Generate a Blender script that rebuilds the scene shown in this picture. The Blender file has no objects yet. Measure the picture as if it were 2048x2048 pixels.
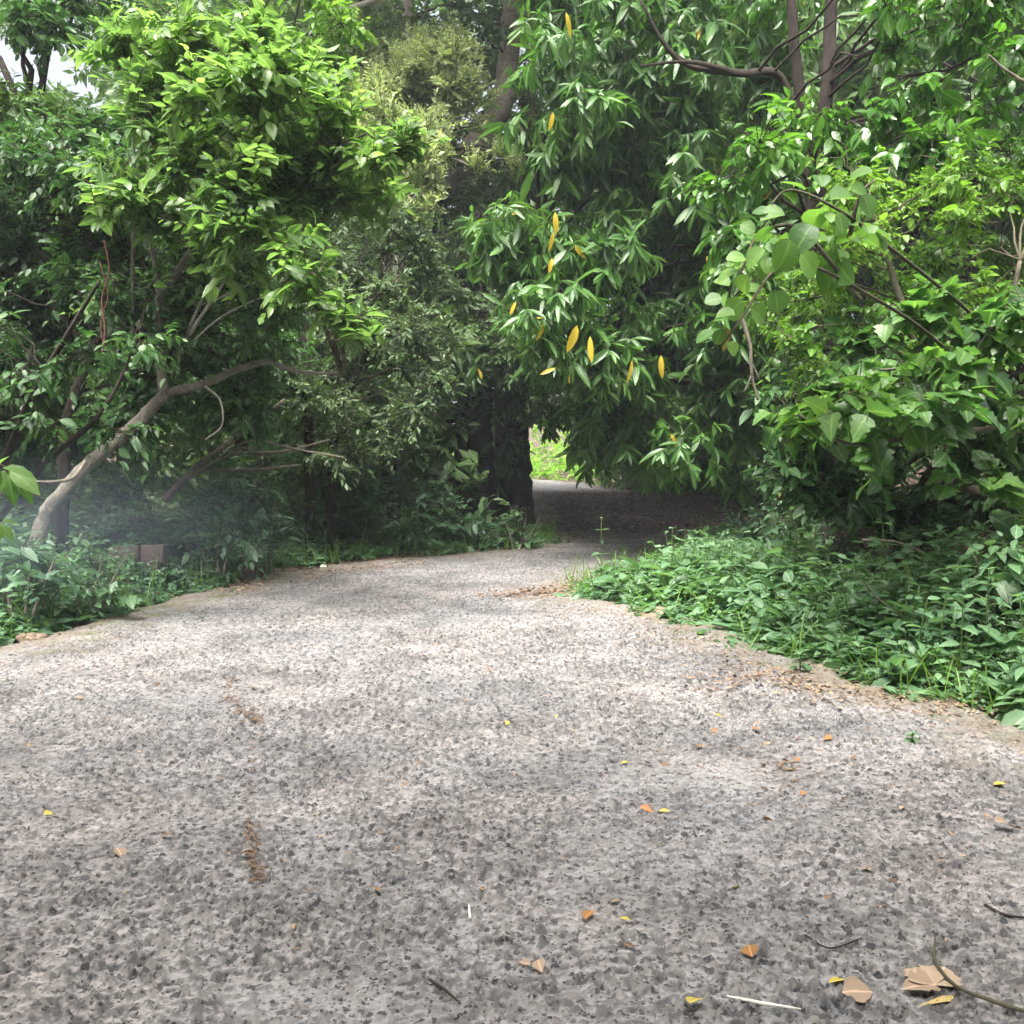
import bpy, math, random
import numpy as np

rng = np.random.default_rng(11)
random.seed(11)
SC = bpy.context.scene
COL = SC.collection
R = math.radians

# ------------------------------------------------------------------ camera
FPX = 1027.0            # focal length in pixels of a 1024 px wide picture
EYE = 1.55
PITCH = 4.0
cam_d = bpy.data.cameras.new('camera')
cam_d.sensor_width = 36.0
cam_d.lens = 36.0 * FPX / 1024.0
cam_d.clip_start = 0.05
cam_d.clip_end = 800
cam = bpy.data.objects.new('camera', cam_d)
COL.objects.link(cam)
cam.location = (0, 0, EYE)
cam.rotation_euler = (R(90 - PITCH), 0, 0)
SC.camera = cam

# ------------------------------------------------------------------ world, sun, exposure
SUN_EL, SUN_AZ = 66.0, 200.0         # azimuth measured clockwise from +Y
w = bpy.data.worlds.new('World'); SC.world = w; w.use_nodes = True
wn = w.node_tree; wn.nodes.clear()
sky = wn.nodes.new('ShaderNodeTexSky'); sky.sky_type = 'NISHITA'; sky.sun_disc = False
sky.sun_elevation = R(SUN_EL); sky.sun_rotation = R(SUN_AZ)
sky.air_density = 0.35; sky.dust_density = 9.0; sky.ozone_density = 0.3
bg = wn.nodes.new('ShaderNodeBackground'); bg.inputs['Strength'].default_value = 0.15
wo = wn.nodes.new('ShaderNodeOutputWorld')
hz = wn.nodes.new('ShaderNodeHueSaturation'); hz.inputs['Saturation'].default_value = 0.45; hz.inputs['Value'].default_value = 1.25
wn.links.new(sky.outputs[0], hz.inputs['Color']); wn.links.new(hz.outputs[0], bg.inputs[0]); wn.links.new(bg.outputs[0], wo.inputs[0])
sd = bpy.data.lights.new('sun', 'SUN'); sd.energy = 1.1; sd.angle = R(35); sd.color = (1.0, 0.97, 0.92)
so = bpy.data.objects.new('sun', sd); COL.objects.link(so)
so.rotation_euler = (R(90 - SUN_EL), 0, R(180 - SUN_AZ)); so.location = (0, 0, 40)
SC.view_settings.view_transform = 'Standard'
SC.view_settings.look = 'None'
SC.view_settings.exposure = 1.92
SC.view_settings.gamma = 1.0
SC.view_settings.use_curve_mapping = False
cy = SC.cycles
cy.max_bounces = 6; cy.diffuse_bounces = 4; cy.glossy_bounces = 2; cy.transmission_bounces = 4
cy.transparent_max_bounces = 8; cy.volume_bounces = 0
cy.volume_step_rate = 3; cy.volume_max_steps = 32
cy.caustics_reflective = False; cy.caustics_refractive = False

# ------------------------------------------------------------------ picture to world
_cp, _sp = math.cos(R(PITCH)), math.sin(R(PITCH))
def P(px, py, Y):
    """point at distance Y seen at pixel (px, py)"""
    u = (512 - py) / FPX
    dx, dy, dz = (px - 512) / FPX, _cp + u * _sp, -_sp + u * _cp
    s = Y / dy
    return np.array([dx * s, Y, EYE + dz * s])
def G(px, py, z=0.0):
    u = (512 - py) / FPX
    dx, dy, dz = (px - 512) / FPX, _cp + u * _sp, -_sp + u * _cp
    s = (z - EYE) / dz
    return np.array([dx * s, dy * s, z])

def inview_px(p):
    d = p - np.array([0, 0, EYE]); yc = d[..., 1] * _cp - d[..., 2] * _sp; zc = d[..., 1] * _sp + d[..., 2] * _cp
    return 512 + FPX * d[..., 0] / yc, 512 - FPX * zc / yc

# ------------------------------------------------------------------ mesh accumulation
def nrmz(a):
    return a / np.maximum(np.linalg.norm(a, axis=-1, keepdims=True), 1e-9)

class Acc:
    def __init__(s):
        s.v = []; s.f4 = []; s.f3 = []; s.a = []; s.m4 = []; s.m3 = []; s.n = 0
    def add(s, v, f4=None, f3=None, a=None, mat=0):
        v = np.asarray(v, float).reshape(-1, 3)
        s.v.append(v)
        s.a.append(np.zeros((len(v), 3)) if a is None else np.asarray(a, float).reshape(-1, 3))
        if f4 is not None and len(f4):
            f = np.asarray(f4).reshape(-1, 4) + s.n; s.f4.append(f); s.m4.append(np.full(len(f), mat))
        if f3 is not None and len(f3):
            f = np.asarray(f3).reshape(-1, 3) + s.n; s.f3.append(f); s.m3.append(np.full(len(f), mat))
        s.n += len(v)
    def build(s, name, mats, parent=None, origin=None, smooth=False):
        me = bpy.data.meshes.new(name)
        v = np.concatenate(s.v).astype(np.float32)
        if origin is not None: v = v - np.asarray(origin, np.float32)
        f4 = np.concatenate(s.f4) if s.f4 else np.zeros((0, 4), int)
        f3 = np.concatenate(s.f3) if s.f3 else np.zeros((0, 3), int)
        me.vertices.add(len(v)); me.vertices.foreach_set('co', v.ravel())
        li = np.concatenate([f4.ravel(), f3.ravel()]).astype(np.int32)
        me.loops.add(len(li)); me.loops.foreach_set('vertex_index', li)
        n4, n3 = len(f4), len(f3)
        me.polygons.add(n4 + n3)
        st = np.concatenate([np.arange(n4) * 4, n4 * 4 + np.arange(n3) * 3]).astype(np.int32)
        me.polygons.foreach_set('loop_start', st)
        mi = np.concatenate((s.m4 or [np.zeros(0)]) + (s.m3 or [np.zeros(0)])).astype(np.int32)
        me.polygons.foreach_set('material_index', mi)
        if smooth: me.polygons.foreach_set('use_smooth', np.ones(n4 + n3, bool))
        at = me.attributes.new('lf', 'FLOAT_VECTOR', 'POINT')
        at.data.foreach_set('vector', np.concatenate(s.a).astype(np.float32).ravel())
        me.update(calc_edges=True)
        for m in (mats if isinstance(mats, (list, tuple)) else [mats]): me.materials.append(m)
        o = bpy.data.objects.new(name, me); COL.objects.link(o)
        if parent is not None: o.parent = parent
        elif origin is not None: o.location = origin
        return o

def tag(o, label=None, cat=None, group=None, kind=None):
    if label: o['label'] = label
    if cat: o['category'] = cat
    if group: o['group'] = group
    if kind: o['kind'] = kind
    return o
def thing(name, loc, label, cat, group=None):
    o = bpy.data.objects.new(name, None); COL.objects.link(o)
    o.location = loc; o.empty_display_size = 0.2
    return tag(o, label, cat, group)
def copy_thing(root, loc, rot=(0, 0, 0), scale=1.0, label=None):
    r = root.copy(); COL.objects.link(r); r.location = loc; r.rotation_euler = rot; r.scale = (scale,) * 3
    if label: r['label'] = label
    for ch in root.children:
        c = ch.copy(); COL.objects.link(c); c.parent = r
    return r

# ------------------------------------------------------------------ leaves
# template: rows along the leaf (t, half width, lift of the blade edge)
def leaf_template(rows, fold=0.25, curl=0.25):
    vs = [(0, 0, 0)]; a = [(0, 0)]
    for t, wd in rows:
        for sgn in (-1, 0, 1):
            vs.append((t, sgn * wd, abs(sgn) * wd * fold)); a.append((t, sgn))
    vs.append((1, 0, 0)); a.append((1, 0))
    n = len(rows); q = []; tr = []
    tr += [(0, 2, 1), (0, 3, 2)]
    for i in range(n - 1):
        b = 1 + 3 * i
        q += [(b, b + 1, b + 4, b + 3), (b + 1, b + 2, b + 5, b + 4)]
    b = 1 + 3 * (n - 1)
    tr += [(b, b + 1, b + 3), (b + 1, b + 2, b + 3)]
    return np.array(vs, float), np.array(a, float), np.array(q).reshape(-1, 4), np.array(tr), curl
T_OVATE = leaf_template([(0.22, 0.40), (0.5, 0.5), (0.8, 0.27)], 0.3, 0.22)
T_OVATE2 = leaf_template([(0.3, 0.48), (0.7, 0.36)], 0.3, 0.2)
T_LONG = leaf_template([(0.2, 0.36), (0.5, 0.5), (0.8, 0.36)], 0.35, 0.38)
T_ROUND = leaf_template([(0.08, 0.30), (0.3, 0.50), (0.55, 0.56), (0.8, 0.42), (0.94, 0.2)], 0.35, 0.3)
T_LOBED = leaf_template([(0.08, 0.42), (0.26, 0.60), (0.38, 0.40), (0.5, 0.52), (0.66, 0.30), (0.78, 0.26)], 0.22, 0.2)
T_SIMPLE = (np.array([(0, 0, 0), (0.45, -0.5, 0.12), (0.45, 0.5, 0.12), (1, 0, 0)], float),
            np.array([(0, 0), (.45, -1), (.45, 1), (1, 0)], float),
            np.zeros((0, 4), int), np.array([(0, 3, 1), (0, 2, 3)]), 0.15)

def add_leaves(acc, pos, dr, nr, L, W, T=T_OVATE, mat=0, rnd=None, rr=None):
    """pos, dr (length direction), nr (rough upper side) (N,3); L, W (N,)"""
    rr = rr or rng
    tv, ta, q, tr, curl = T
    N = len(pos)
    if N == 0: return
    x = nrmz(dr); z = nr - (nr * x).sum(1, keepdims=True) * x; z = nrmz(z); y = np.cross(z, x)
    L = np.broadcast_to(L, (N,))[:, None, None]; W = np.broadcast_to(W, (N,))[:, None, None]
    cu = (curl * (0.4 + 1.2 * rr.random(N)))[:, None, None]
    fo = (0.2 + 1.5 * rr.random(N))[:, None, None]
    t = tv[:, 0][None, :, None]; s_ = tv[:, 1][None, :, None]; h = tv[:, 2][None, :, None]
    v = pos[:, None] + L * t * x[:, None] + W * s_ * y[:, None] + (W * h * fo - L * cu * t * t) * z[:, None]
    rd = rr.random(N) * 0.95 if rnd is None else rnd
    a = np.concatenate([np.broadcast_to(ta[None], (N,) + ta.shape), np.broadcast_to(rd[:, None, None], (N, len(tv), 1))], 2)
    off = (np.arange(N) * len(tv))[:, None, None]
    acc.add(v, (q[None] + off) if len(q) else None, tr[None] + off, a, mat)

def add_tubes(acc, pts, rad, sides=3, mat=0):
    """many thin polylines of the same point count: pts (N,m,3), rad (N,m)"""
    N, m, _ = pts.shape
    d = np.gradient(pts, axis=1); d = nrmz(d)
    ref = np.where(np.abs(d[..., 2:3]) > 0.9, np.array([1., 0, 0]), np.array([0, 0, 1.]))
    u = nrmz(np.cross(d, ref)); v = np.cross(d, u)
    an = np.arange(sides) * 2 * math.pi / sides
    ring = u[:, :, None] * np.cos(an)[None, None, :, None] + v[:, :, None] * np.sin(an)[None, None, :, None]
    vv = pts[:, :, None] + ring * rad[:, :, None, None]
    i = np.arange(m - 1)[:, None]; k = np.arange(sides)[None]; k2 = (k + 1) % sides
    q = np.stack([i * sides + k, i * sides + k2, (i + 1) * sides + k2, (i + 1) * sides + k], -1).reshape(-1, 4)
    off = (np.arange(N) * m * sides)[:, None, None]
    a = np.zeros(vv.shape); a[..., 2] = rng.random((N, 1, 1))
    acc.add(vv, q[None] + off, None, a, mat)

def smooth_path(pts, n=8):
    pts = np.asarray(pts, float); out = []
    p = np.concatenate([[2 * pts[0] - pts[1]], pts, [2 * pts[-1] - pts[-2]]])
    for i in range(1, len(p) - 2):
        for t in np.arange(n) / n:
            out.append(0.5 * (2 * p[i] + (p[i + 1] - p[i - 1]) * t + (2 * p[i - 1] - 5 * p[i] + 4 * p[i + 1] - p[i + 2]) * t * t
                              + (-p[i - 1] + 3 * p[i] - 3 * p[i + 1] + p[i + 2]) * t ** 3))
    out.append(pts[-1]); return np.array(out)

def add_limb(acc, pts, radii, sides=14, n=7, wob=0.035, mat=0):
    """one tapered, slightly knobbly limb through pts (k,3) with radii (k,)"""
    pr = np.concatenate([np.asarray(pts, float), np.asarray(radii, float)[:, None]], 1)
    s = smooth_path(pr, n); p = s[:, :3].copy(); r = np.maximum(s[:, 3], 0.002)
    p += rng.normal(0, 1, p.shape) * r[:, None] * 0.05
    m = len(p); d = nrmz(np.gradient(p, axis=0))
    u = np.zeros_like(d); ref = np.array([1., 0.2, 0])
    for i in range(m):
        ref = ref - ref.dot(d[i]) * d[i]; ref /= np.linalg.norm(ref) + 1e-9; u[i] = ref
    v = np.cross(d, u); an = np.arange(sides) * 2 * math.pi / sides
    rr = r[:, None] * (1 + rng.normal(0, wob, (m, sides)) + 0.10 * np.sin(an * 3 + rng.random() * 6)[None])
    vv = p[:, None] + (u[:, None] * np.cos(an)[None, :, None] + v[:, None] * np.sin(an)[None, :, None]) * rr[..., None]
    i = np.arange(m - 1)[:, None]; k = np.arange(sides)[None]; k2 = (k + 1) % sides
    q = np.stack([i * sides + k, i * sides + k2, (i + 1) * sides + k2, (i + 1) * sides + k], -1).reshape(-1, 4)
    a = np.zeros((m, sides, 3)); a[..., 0] = np.linspace(0, 1, m)[:, None]; a[..., 2] = 0.5
    acc.add(vv.reshape(-1, 3), q, None, a.reshape(-1, 3), mat)
    e = len(vv.reshape(-1, 3)); base = acc.n - e
    cap = [(base + e - sides + j, base + e - sides + (j + 1) % sides, base + e - sides) for j in range(1, sides - 1)]
    acc.f3.append(np.array(cap)); acc.m3.append(np.full(len(cap), mat))

def sprays(acc, twig, o, d, L, n, ll, lw, mode='alt', T=T_OVATE, sag=0.15, ang=55, droop=0.15, tiltn=0.45, tw=0.004,
           lenvar=0.3, yellow=None, rr=None, flat=1.0, keep=0.85):
    """leafy shoots: o,d (N,3); L (N,) shoot lengths; n leaves each of length ll and width lw"""
    rr = rr or rng
    N = len(o)
    if N == 0: return
    d = nrmz(d); L = np.broadcast_to(L, (N,)).astype(float)
    up = np.array([0, 0, 1.])
    if mode == 'whorl':
        t = 0.62 + 0.38 * rr.random((N, n))
    elif mode == 'pair':
        k = (n + 1) // 2; t = np.repeat((np.arange(k) + 0.8) / (k + 0.0), 2)[:n][None] * np.ones((N, 1)); t = np.minimum(t, 1.0)
    else:
        t = (np.arange(n)[None] + 0.3 + 0.7 * rr.random((N, n))) / n
    D = d[:, None]; Lt = (L[:, None] * t)[..., None]
    p = o[:, None] + D * Lt - up * (sag * L[:, None] * t * t)[..., None]
    tan = nrmz(D - up * (2 * sag * t)[..., None])
    b = nrmz(np.cross(tan, up + 0.01)); c = np.cross(b, tan)      # c points upward
    a = R(ang) * (0.75 + 0.5 * rr.random((N, n)))[..., None]
    if mode == 'whorl':
        ph = (np.arange(n)[None] * 2.4 + rr.random((N, 1)) * 6.28)[..., None]
        ld = tan * np.cos(a) + (b * np.cos(ph) + c * np.sin(ph)) * np.sin(a)
        ld = ld - up * (droop * (0.5 + rr.random((N, n))))[..., None]
        nr = tan * 0.8 + up * 0.8 + rr.normal(0, tiltn, (N, n, 3)) * 0.6
    else:
        sg = np.where(np.arange(n) % 2 == 0, 1, -1)[None, :, None]
        roll = rr.normal(0, 0.5 if flat > 0.5 else 1.2, (N, 1, 1))
        ld = tan * np.cos(a) + (b * np.cos(roll) + c * np.sin(roll)) * sg * np.sin(a)
        ld = ld - up * (droop * (0.3 + 1.2 * rr.random((N, n))))[..., None] + rr.normal(0, 0.15, (N, n, 3))
        nr = up * flat + rr.normal(0, tiltn, (N, n, 3))
    sz = 1 + lenvar * rr.normal(0, 1, (N, n)).clip(-1.6, 1.6)
    sz *= 0.75 + 0.35 * np.sin(t * math.pi)
    rnd = rr.random((N, n)) * 0.57 + rr.random((N, 1)) * 0.38
    if yellow:
        rnd = np.where(rr.random((N, n)) < yellow, 0.995, rnd)
    big = 1 + 0.22 * rr.normal(0, 1, (N, 1)).clip(-1.5, 1.8); sz = sz * big
    kp = (rr.random((N, n)) < keep * (0.7 + 0.5 * rr.random((N, 1)))).ravel()
    lws = lw * sz * (0.8 + 0.4 * rr.random((N, n)))
    add_leaves(acc, p.reshape(-1, 3)[kp], ld.reshape(-1, 3)[kp], nr.reshape(-1, 3)[kp], (ll * sz).ravel()[kp], lws.ravel()[kp], T, 0, rnd.ravel()[kp], rr)
    if twig is not None:
        tt = np.array([0, 0.5, 1.0])[None]
        tp = o[:, None] + D * (L[:, None] * tt)[..., None] - up * (sag * L[:, None] * tt * tt)[..., None]
        add_tubes(twig, tp, np.broadcast_to(np.array([tw, tw * 0.75, tw * 0.4])[None], (N, 3)), 3)

def in_poly(x, y, poly):
    poly = np.asarray(poly, float); c = np.zeros(np.shape(x), bool); j = len(poly) - 1
    for i in range(len(poly)):
        xi, yi = poly[i]; xj, yj = poly[j]
        k = ((yi > y) != (yj > y)) & (x < (xj - xi) * (y - yi) / (yj - yi + 1e-12) + xi)
        c ^= k; j = i
    return c

def region(poly, Y, r, over=1.0):
    """leaf-mass centres filling a patch of the view: list of (point, radius). Y = (near, far)"""
    poly = np.asarray(poly, float); x0, y0 = poly.min(0); x1, y1 = poly.max(0)
    ym = (Y[0] + Y[1]) / 2; rp = r * FPX / ym
    A = 0.5 * abs(np.dot(poly[:, 0], np.roll(poly[:, 1], 1)) - np.dot(poly[:, 1], np.roll(poly[:, 0], 1)))
    n = max(3, int(over * 1.5 * A / (math.pi * rp * rp)))
    out = []; pts = []
    tries = 0
    while len(out) < n and tries < n * 60:
        tries += 1
        px, py = rng.uniform(x0, x1), rng.uniform(y0, y1)
        if not in_poly(np.array(px), np.array(py), poly): continue
        lim = 0.75 * rp * (1 - tries / (n * 60.0))
        if any((px - a) ** 2 + (py - b) ** 2 < lim * lim for a, b in pts): continue
        pts.append((px, py)); out.append((P(px, py, rng.uniform(*Y)), r * rng.uniform(0.75, 1.2)))
    return out

def blobs_px(lst):
    return [(P(px, py, Y), r) for px, py, Y, r in lst]

def foliage(acc, twig, blobs, dens, shoot, n, ll, lw, upb=0.35, inner=0.35, out_bias=None, **kw):
    """fill leaf masses with shoots; dens = shoots per square metre of mass surface"""
    O = []; D = []
    for c, r in blobs:
        k = max(4, int(dens * 4 * math.pi * r * r * 0.6))
        v = nrmz(rng.normal(0, 1, (k, 3))); rad = r * (inner + (1 - inner) * rng.random((k, 1)) ** 0.6)
        sq = np.array([1.0, 1.0, 0.75])
        lump = 0.8 + 0.35 * np.sin(v[:, :1] * 5 + c[0] * 3) * np.cos(v[:, 2:] * 4 + c[2] * 2)
        O.append(c + v * rad * sq * lump)
        D.append(v + np.array([0, 0, upb]) + rng.normal(0, 0.35, (k, 3)) + (0 if out_bias is None else out_bias))
    O = np.concatenate(O); D = np.concatenate(D)
    O = O - nrmz(D) * shoot * 0.5
    sprays(acc, twig, O, D, shoot * rng.uniform(0.6, 1.3, len(O)), n, ll, lw, **kw)
    return len(O) * n

def branches_to(acc, skeleton, blobs, r0=0.03, sag=0.1):
    """curved boughs from the nearest lower point of the skeleton into each leaf mass, then twigs inside the mass"""
    sk = np.asarray(skeleton, float)
    PTS = []; RAD = []; SUB = []
    for c, r in blobs:
        dd = np.linalg.norm(sk - c, axis=1) + np.maximum(0, sk[:, 2] - c[2]) * 1.5
        s = sk[np.argmin(dd)]
        tt = np.linspace(0, 1, 7)[:, None]
        p = s + (c - s) * tt; L = np.linalg.norm(c - s)
        p += np.array([0, 0, 1.]) * (sag * L) * np.sin(tt * math.pi) + rng.normal(0, 0.035 * L, (7, 3)) * np.sin(tt * math.pi)
        rr = r0 * (0.6 + 0.5 * L)
        PTS.append(p); RAD.append(np.linspace(min(rr, r0 * 2), r0 * 0.4, 7))
        for k in range(7):
            e = c + nrmz(rng.normal(0, 1, 3)) * r * 0.85
            q = c + (e - c) * tt + rng.normal(0, 0.06 * r, (7, 3)) * tt
            SUB.append(q)
    add_tubes(acc, np.array(PTS), np.array(RAD), 6)
    add_tubes(acc, np.array(SUB), np.broadcast_to(np.linspace(r0 * 0.4, 0.004, 7)[None], (len(SUB), 7)), 4)

# ------------------------------------------------------------------ materials
def new_mat(name):
    m = bpy.data.materials.new(name); m.use_nodes = True
    nt = m.node_tree; nt.nodes.clear()
    return m, nt, nt.nodes.new, nt.links.new

def leaf_mat(name, c_dark, c_light, trans_col=None, trans=0.35, rough=0.38, spec=0.5, yellow=(0.62, 0.36, 0.02), vein=0.5, brown=None):
    m, nt, N, Lk = new_mat(name)
    at = N('ShaderNodeAttribute'); at.attribute_name = 'lf'
    sx = N('ShaderNodeSeparateXYZ'); Lk(at.outputs['Vector'], sx.inputs[0])
    ramp = N('ShaderNodeValToRGB'); e = ramp.color_ramp.elements
    e[0].position = 0.0; e[0].color = (*c_dark, 1)
    e[1].position = 0.97; e[1].color = (*c_light, 1)
    y = e.new(0.985); y.color = (*yellow, 1)
    Lk(sx.outputs['Z'], ramp.inputs[0])
    # slow change of hue through the plant, as young and old shoots differ
    geo = N('ShaderNodeNewGeometry')
    nz = N('ShaderNodeTexNoise'); nz.inputs['Scale'].default_value = 1.3; nz.inputs['Detail'].default_value = 3
    Lk(geo.outputs['Position'], nz.inputs['Vector'])
    hs = N('ShaderNodeHueSaturation')
    mr = N('ShaderNodeMapRange'); mr.inputs['From Min'].default_value = 0.35; mr.inputs['From Max'].default_value = 0.65
    mr.inputs['To Min'].default_value = 0.75; mr.inputs['To Max'].default_value = 1.3
    Lk(nz.outputs['Fac'], mr.inputs['Value']); Lk(mr.outputs[0], hs.inputs['Value'])
    mh = N('ShaderNodeMapRange'); mh.inputs['From Min'].default_value = 0.3; mh.inputs['From Max'].default_value = 0.7
    mh.inputs['To Min'].default_value = 0.515; mh.inputs['To Max'].default_value = 0.485
    Lk(nz.outputs['Fac'], mh.inputs['Value']); Lk(mh.outputs[0], hs.inputs['Hue'])
    Lk(ramp.outputs[0], hs.inputs['Color'])
    # pale midrib
    ab = N('ShaderNodeMath'); ab.operation = 'ABSOLUTE'; Lk(sx.outputs['Y'], ab.inputs[0])
    lt = N('ShaderNodeMapRange'); lt.inputs['From Min'].default_value = 0.05; lt.inputs['From Max'].default_value = 0.13
    lt.inputs['To Min'].default_value = vein; lt.inputs['To Max'].default_value = 0.0
    Lk(ab.outputs[0], lt.inputs['Value'])
    mx = N('ShaderNodeMixRGB'); mx.inputs['Color2'].default_value = (c_light[0] * 2.2 + .03, c_light[1] * 1.8 + .03, c_light[2] * 2 + .02, 1)
    Lk(lt.outputs[0], mx.inputs['Fac']); Lk(hs.outputs[0], mx.inputs['Color1'])
    col = mx.outputs[0]
    pb = N('ShaderNodeBsdfPrincipled')
    pb.inputs['Roughness'].default_value = rough; pb.inputs['Specular IOR Level'].default_value = spec
    Lk(col, pb.inputs['Base Color'])
    n2 = N('ShaderNodeTexNoise'); n2.inputs['Scale'].default_value = 45; n2.inputs['Detail'].default_value = 2
    Lk(geo.outputs['Position'], n2.inputs['Vector'])
    bp = N('ShaderNodeBump'); bp.inputs['Strength'].default_value = 0.35; bp.inputs['Distance'].default_value = 0.01
    Lk(n2.outputs['Fac'], bp.inputs['Height']); Lk(bp.outputs[0], pb.inputs['Normal'])
    tb = N('ShaderNodeBsdfTranslucent')
    tm = N('ShaderNodeMixRGB'); tm.blend_type = 'MULTIPLY'; tm.inputs['Fac'].default_value = 1
    tm.inputs['Color2'].default_value = (*(trans_col or (1.85, 2.0, 1.05)), 1)
    Lk(col, tm.inputs['Color1']); Lk(tm.outputs[0], tb.inputs['Color'])
    ms = N('ShaderNodeMixShader'); ms.inputs[0].default_value = trans
    Lk(pb.outputs[0], ms.inputs[1]); Lk(tb.outputs[0], ms.inputs[2])
    out = N('ShaderNodeOutputMaterial'); Lk(ms.outputs[0], out.inputs['Surface'])
    return m

def bark_mat(name, c1, c2, scale=6.0, bump=0.6, stretch=4.0):
    m, nt, N, Lk = new_mat(name)
    tc = N('ShaderNodeTexCoord'); mp = N('ShaderNodeMapping'); mp.inputs['Scale'].default_value = (scale, scale, scale / stretch)
    Lk(tc.outputs['Object'], mp.inputs[0])
    n1 = N('ShaderNodeTexNoise'); n1.inputs['Scale'].default_value = 3; n1.inputs['Detail'].default_value = 8; n1.inputs['Roughness'].default_value = 0.7
    Lk(mp.outputs[0], n1.inputs['Vector'])
    n3 = N('ShaderNodeTexNoise'); n3.inputs['Scale'].default_value = 2.5; n3.inputs['Detail'].default_value = 4
    Lk(tc.outputs['Object'], n3.inputs['Vector'])
    ad = N('ShaderNodeMath'); ad.operation = 'MULTIPLY_ADD'; ad.inputs[1].default_value = 0.5
    Lk(n1.outputs['Fac'], ad.inputs[0]); 
    hf = N('ShaderNodeMath'); hf.operation = 'MULTIPLY'; hf.inputs[1].default_value = 0.5; Lk(n3.outputs['Fac'], hf.inputs[0]); Lk(hf.outputs[0], ad.inputs[2])
    rp = N('ShaderNodeValToRGB'); rp.color_ramp.elements[0].position = 0.38; rp.color_ramp.elements[1].position = 0.62
    rp.color_ramp.elements[0].color = (*c1, 1); rp.color_ramp.elements[1].color = (*c2, 1)
    Lk(ad.outputs[0], rp.inputs[0])
    pb = N('ShaderNodeBsdfPrincipled'); pb.inputs['Roughness'].default_value = 0.9; pb.inputs['Specular IOR Level'].default_value = 0.2
    Lk(rp.outputs[0], pb.inputs['Base Color'])
    bp = N('ShaderNodeBump'); bp.inputs['Strength'].default_value = bump; bp.inputs['Distance'].default_value = 0.03
    Lk(n1.outputs['Fac'], bp.inputs['Height']); Lk(bp.outputs[0], pb.inputs['Normal'])
    out = N('ShaderNodeOutputMaterial'); Lk(pb.outputs[0], out.inputs['Surface'])
    return m

M = {}
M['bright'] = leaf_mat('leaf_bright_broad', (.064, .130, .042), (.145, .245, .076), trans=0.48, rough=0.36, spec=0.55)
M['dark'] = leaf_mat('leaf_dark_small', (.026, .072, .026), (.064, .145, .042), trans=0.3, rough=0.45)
M['mango'] = leaf_mat('leaf_mango', (.034, .092, .022), (.085, .190, .036), trans=0.3, rough=0.36, spec=0.5, yellow=(.52, .36, .035))
M['pale'] = leaf_mat('leaf_pale_fine', (.20, .26, .13), (.38, .45, .24), trans=0.35, rough=0.5, spec=0.4)
M['grey'] = leaf_mat('leaf_grey_fine', (.050, .095, .042), (.110, .175, .076), trans=0.3, rough=0.5, spec=0.4)
M['glossy'] = leaf_mat('leaf_glossy_ovate', (.040, .115, .018), (.090, .215, .028), trans=0.36, rough=0.28, spec=0.6)
M['round'] = leaf_mat('leaf_round', (.060, .135, .034), (.130, .240, .050), trans=0.42, rough=0.45, spec=0.4, vein=.22)
M['lobed'] = leaf_mat('leaf_lobed', (.042, .110, .030), (.095, .195, .044), trans=0.38, rough=0.38)
M['vine'] = leaf_mat('leaf_vine', (.060, .140, .020), (.130, .250, .034), trans=0.38, rough=0.4)
M['weed'] = leaf_mat('leaf_weed', (.058, .132, .064), (.135, .245, .115), trans=0.32, rough=0.45)
M['weed2'] = leaf_mat('leaf_weed_cool', (.045, .105, .056), (.100, .195, .098), trans=0.3, rough=0.45)
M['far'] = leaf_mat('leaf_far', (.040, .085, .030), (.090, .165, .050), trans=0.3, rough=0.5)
M['sunny'] = leaf_mat('leaf_far_sunlit', (.09, .20, .03), (.20, .36, .05), trans=0.4, rough=0.5)  # far leaf lightened: sunlight in the clearing put into its colour
M['litter'] = leaf_mat('dead_leaf', (.07, .042, .028), (.34, .25, .16), trans=0.12, rough=0.7, spec=0.25, yellow=(.62, .45, .05), trans_col=(1, 1, 1))
M['yellow'] = leaf_mat('fallen_leaf_yellow', (.40, .33, .06), (.52, .44, .10), trans=0.15, rough=0.6, spec=0.3, trans_col=(1, 1, 1))
M['orange'] = leaf_mat('fallen_leaf_orange', (.25, .11, .04), (.36, .19, .07), trans=0.15, rough=0.6, spec=0.3, yellow=(.5, .2, .03), trans_col=(1, 1, 1))
M['tan'] = leaf_mat('fallen_leaf_tan', (.24, .18, .12), (.36, .28, .19), trans=0.1, rough=0.7, spec=0.3, yellow=(.5, .4, .28), trans_col=(1, 1, 1))
M['bark'] = bark_mat('bark_grey_brown', (.085, .075, .058), (.27, .235, .185), 9.0, 0.9, 2.0)
M['bark_fork'] = bark_mat('bark_fork', (.11, .10, .08), (.29, .262, .22), 9.0, 0.8, 2.0)
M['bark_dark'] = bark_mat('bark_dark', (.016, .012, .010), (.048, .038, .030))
M['bark_red'] = bark_mat('bark_reddish', (.19, .15, .125), (.45, .38, .33), 9.0, 1.2, 1.5)
M['bark_pale'] = bark_mat('bark_pale', (.26, .24, .20), (.46, .43, .37), 5.0, 0.3)
M['twig'] = bark_mat('twig_brown', (.045, .042, .026), (.11, .10, .065), 8, 0.1)
M['stem'] = bark_mat('stem_green', (.07, .12, .035), (.13, .19, .06), 8, 0.1)
M['vine_red'] = bark_mat('vine_red_brown', (.10, .048, .034), (.17, .085, .06), 8, 0.3)
M['straw'] = bark_mat('straw_pale', (.55, .52, .45), (.75, .72, .66), 20, 0.2, 1.0)
M['grassblade'] = bark_mat('dry_blade', (.30, .32, .08), (.52, .36, .16), 4, 0.2, 1.0)
M['stone'] = bark_mat('stone_tan', (.16, .12, .085), (.32, .25, .185), 14, 0.8, 1.0)
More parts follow.
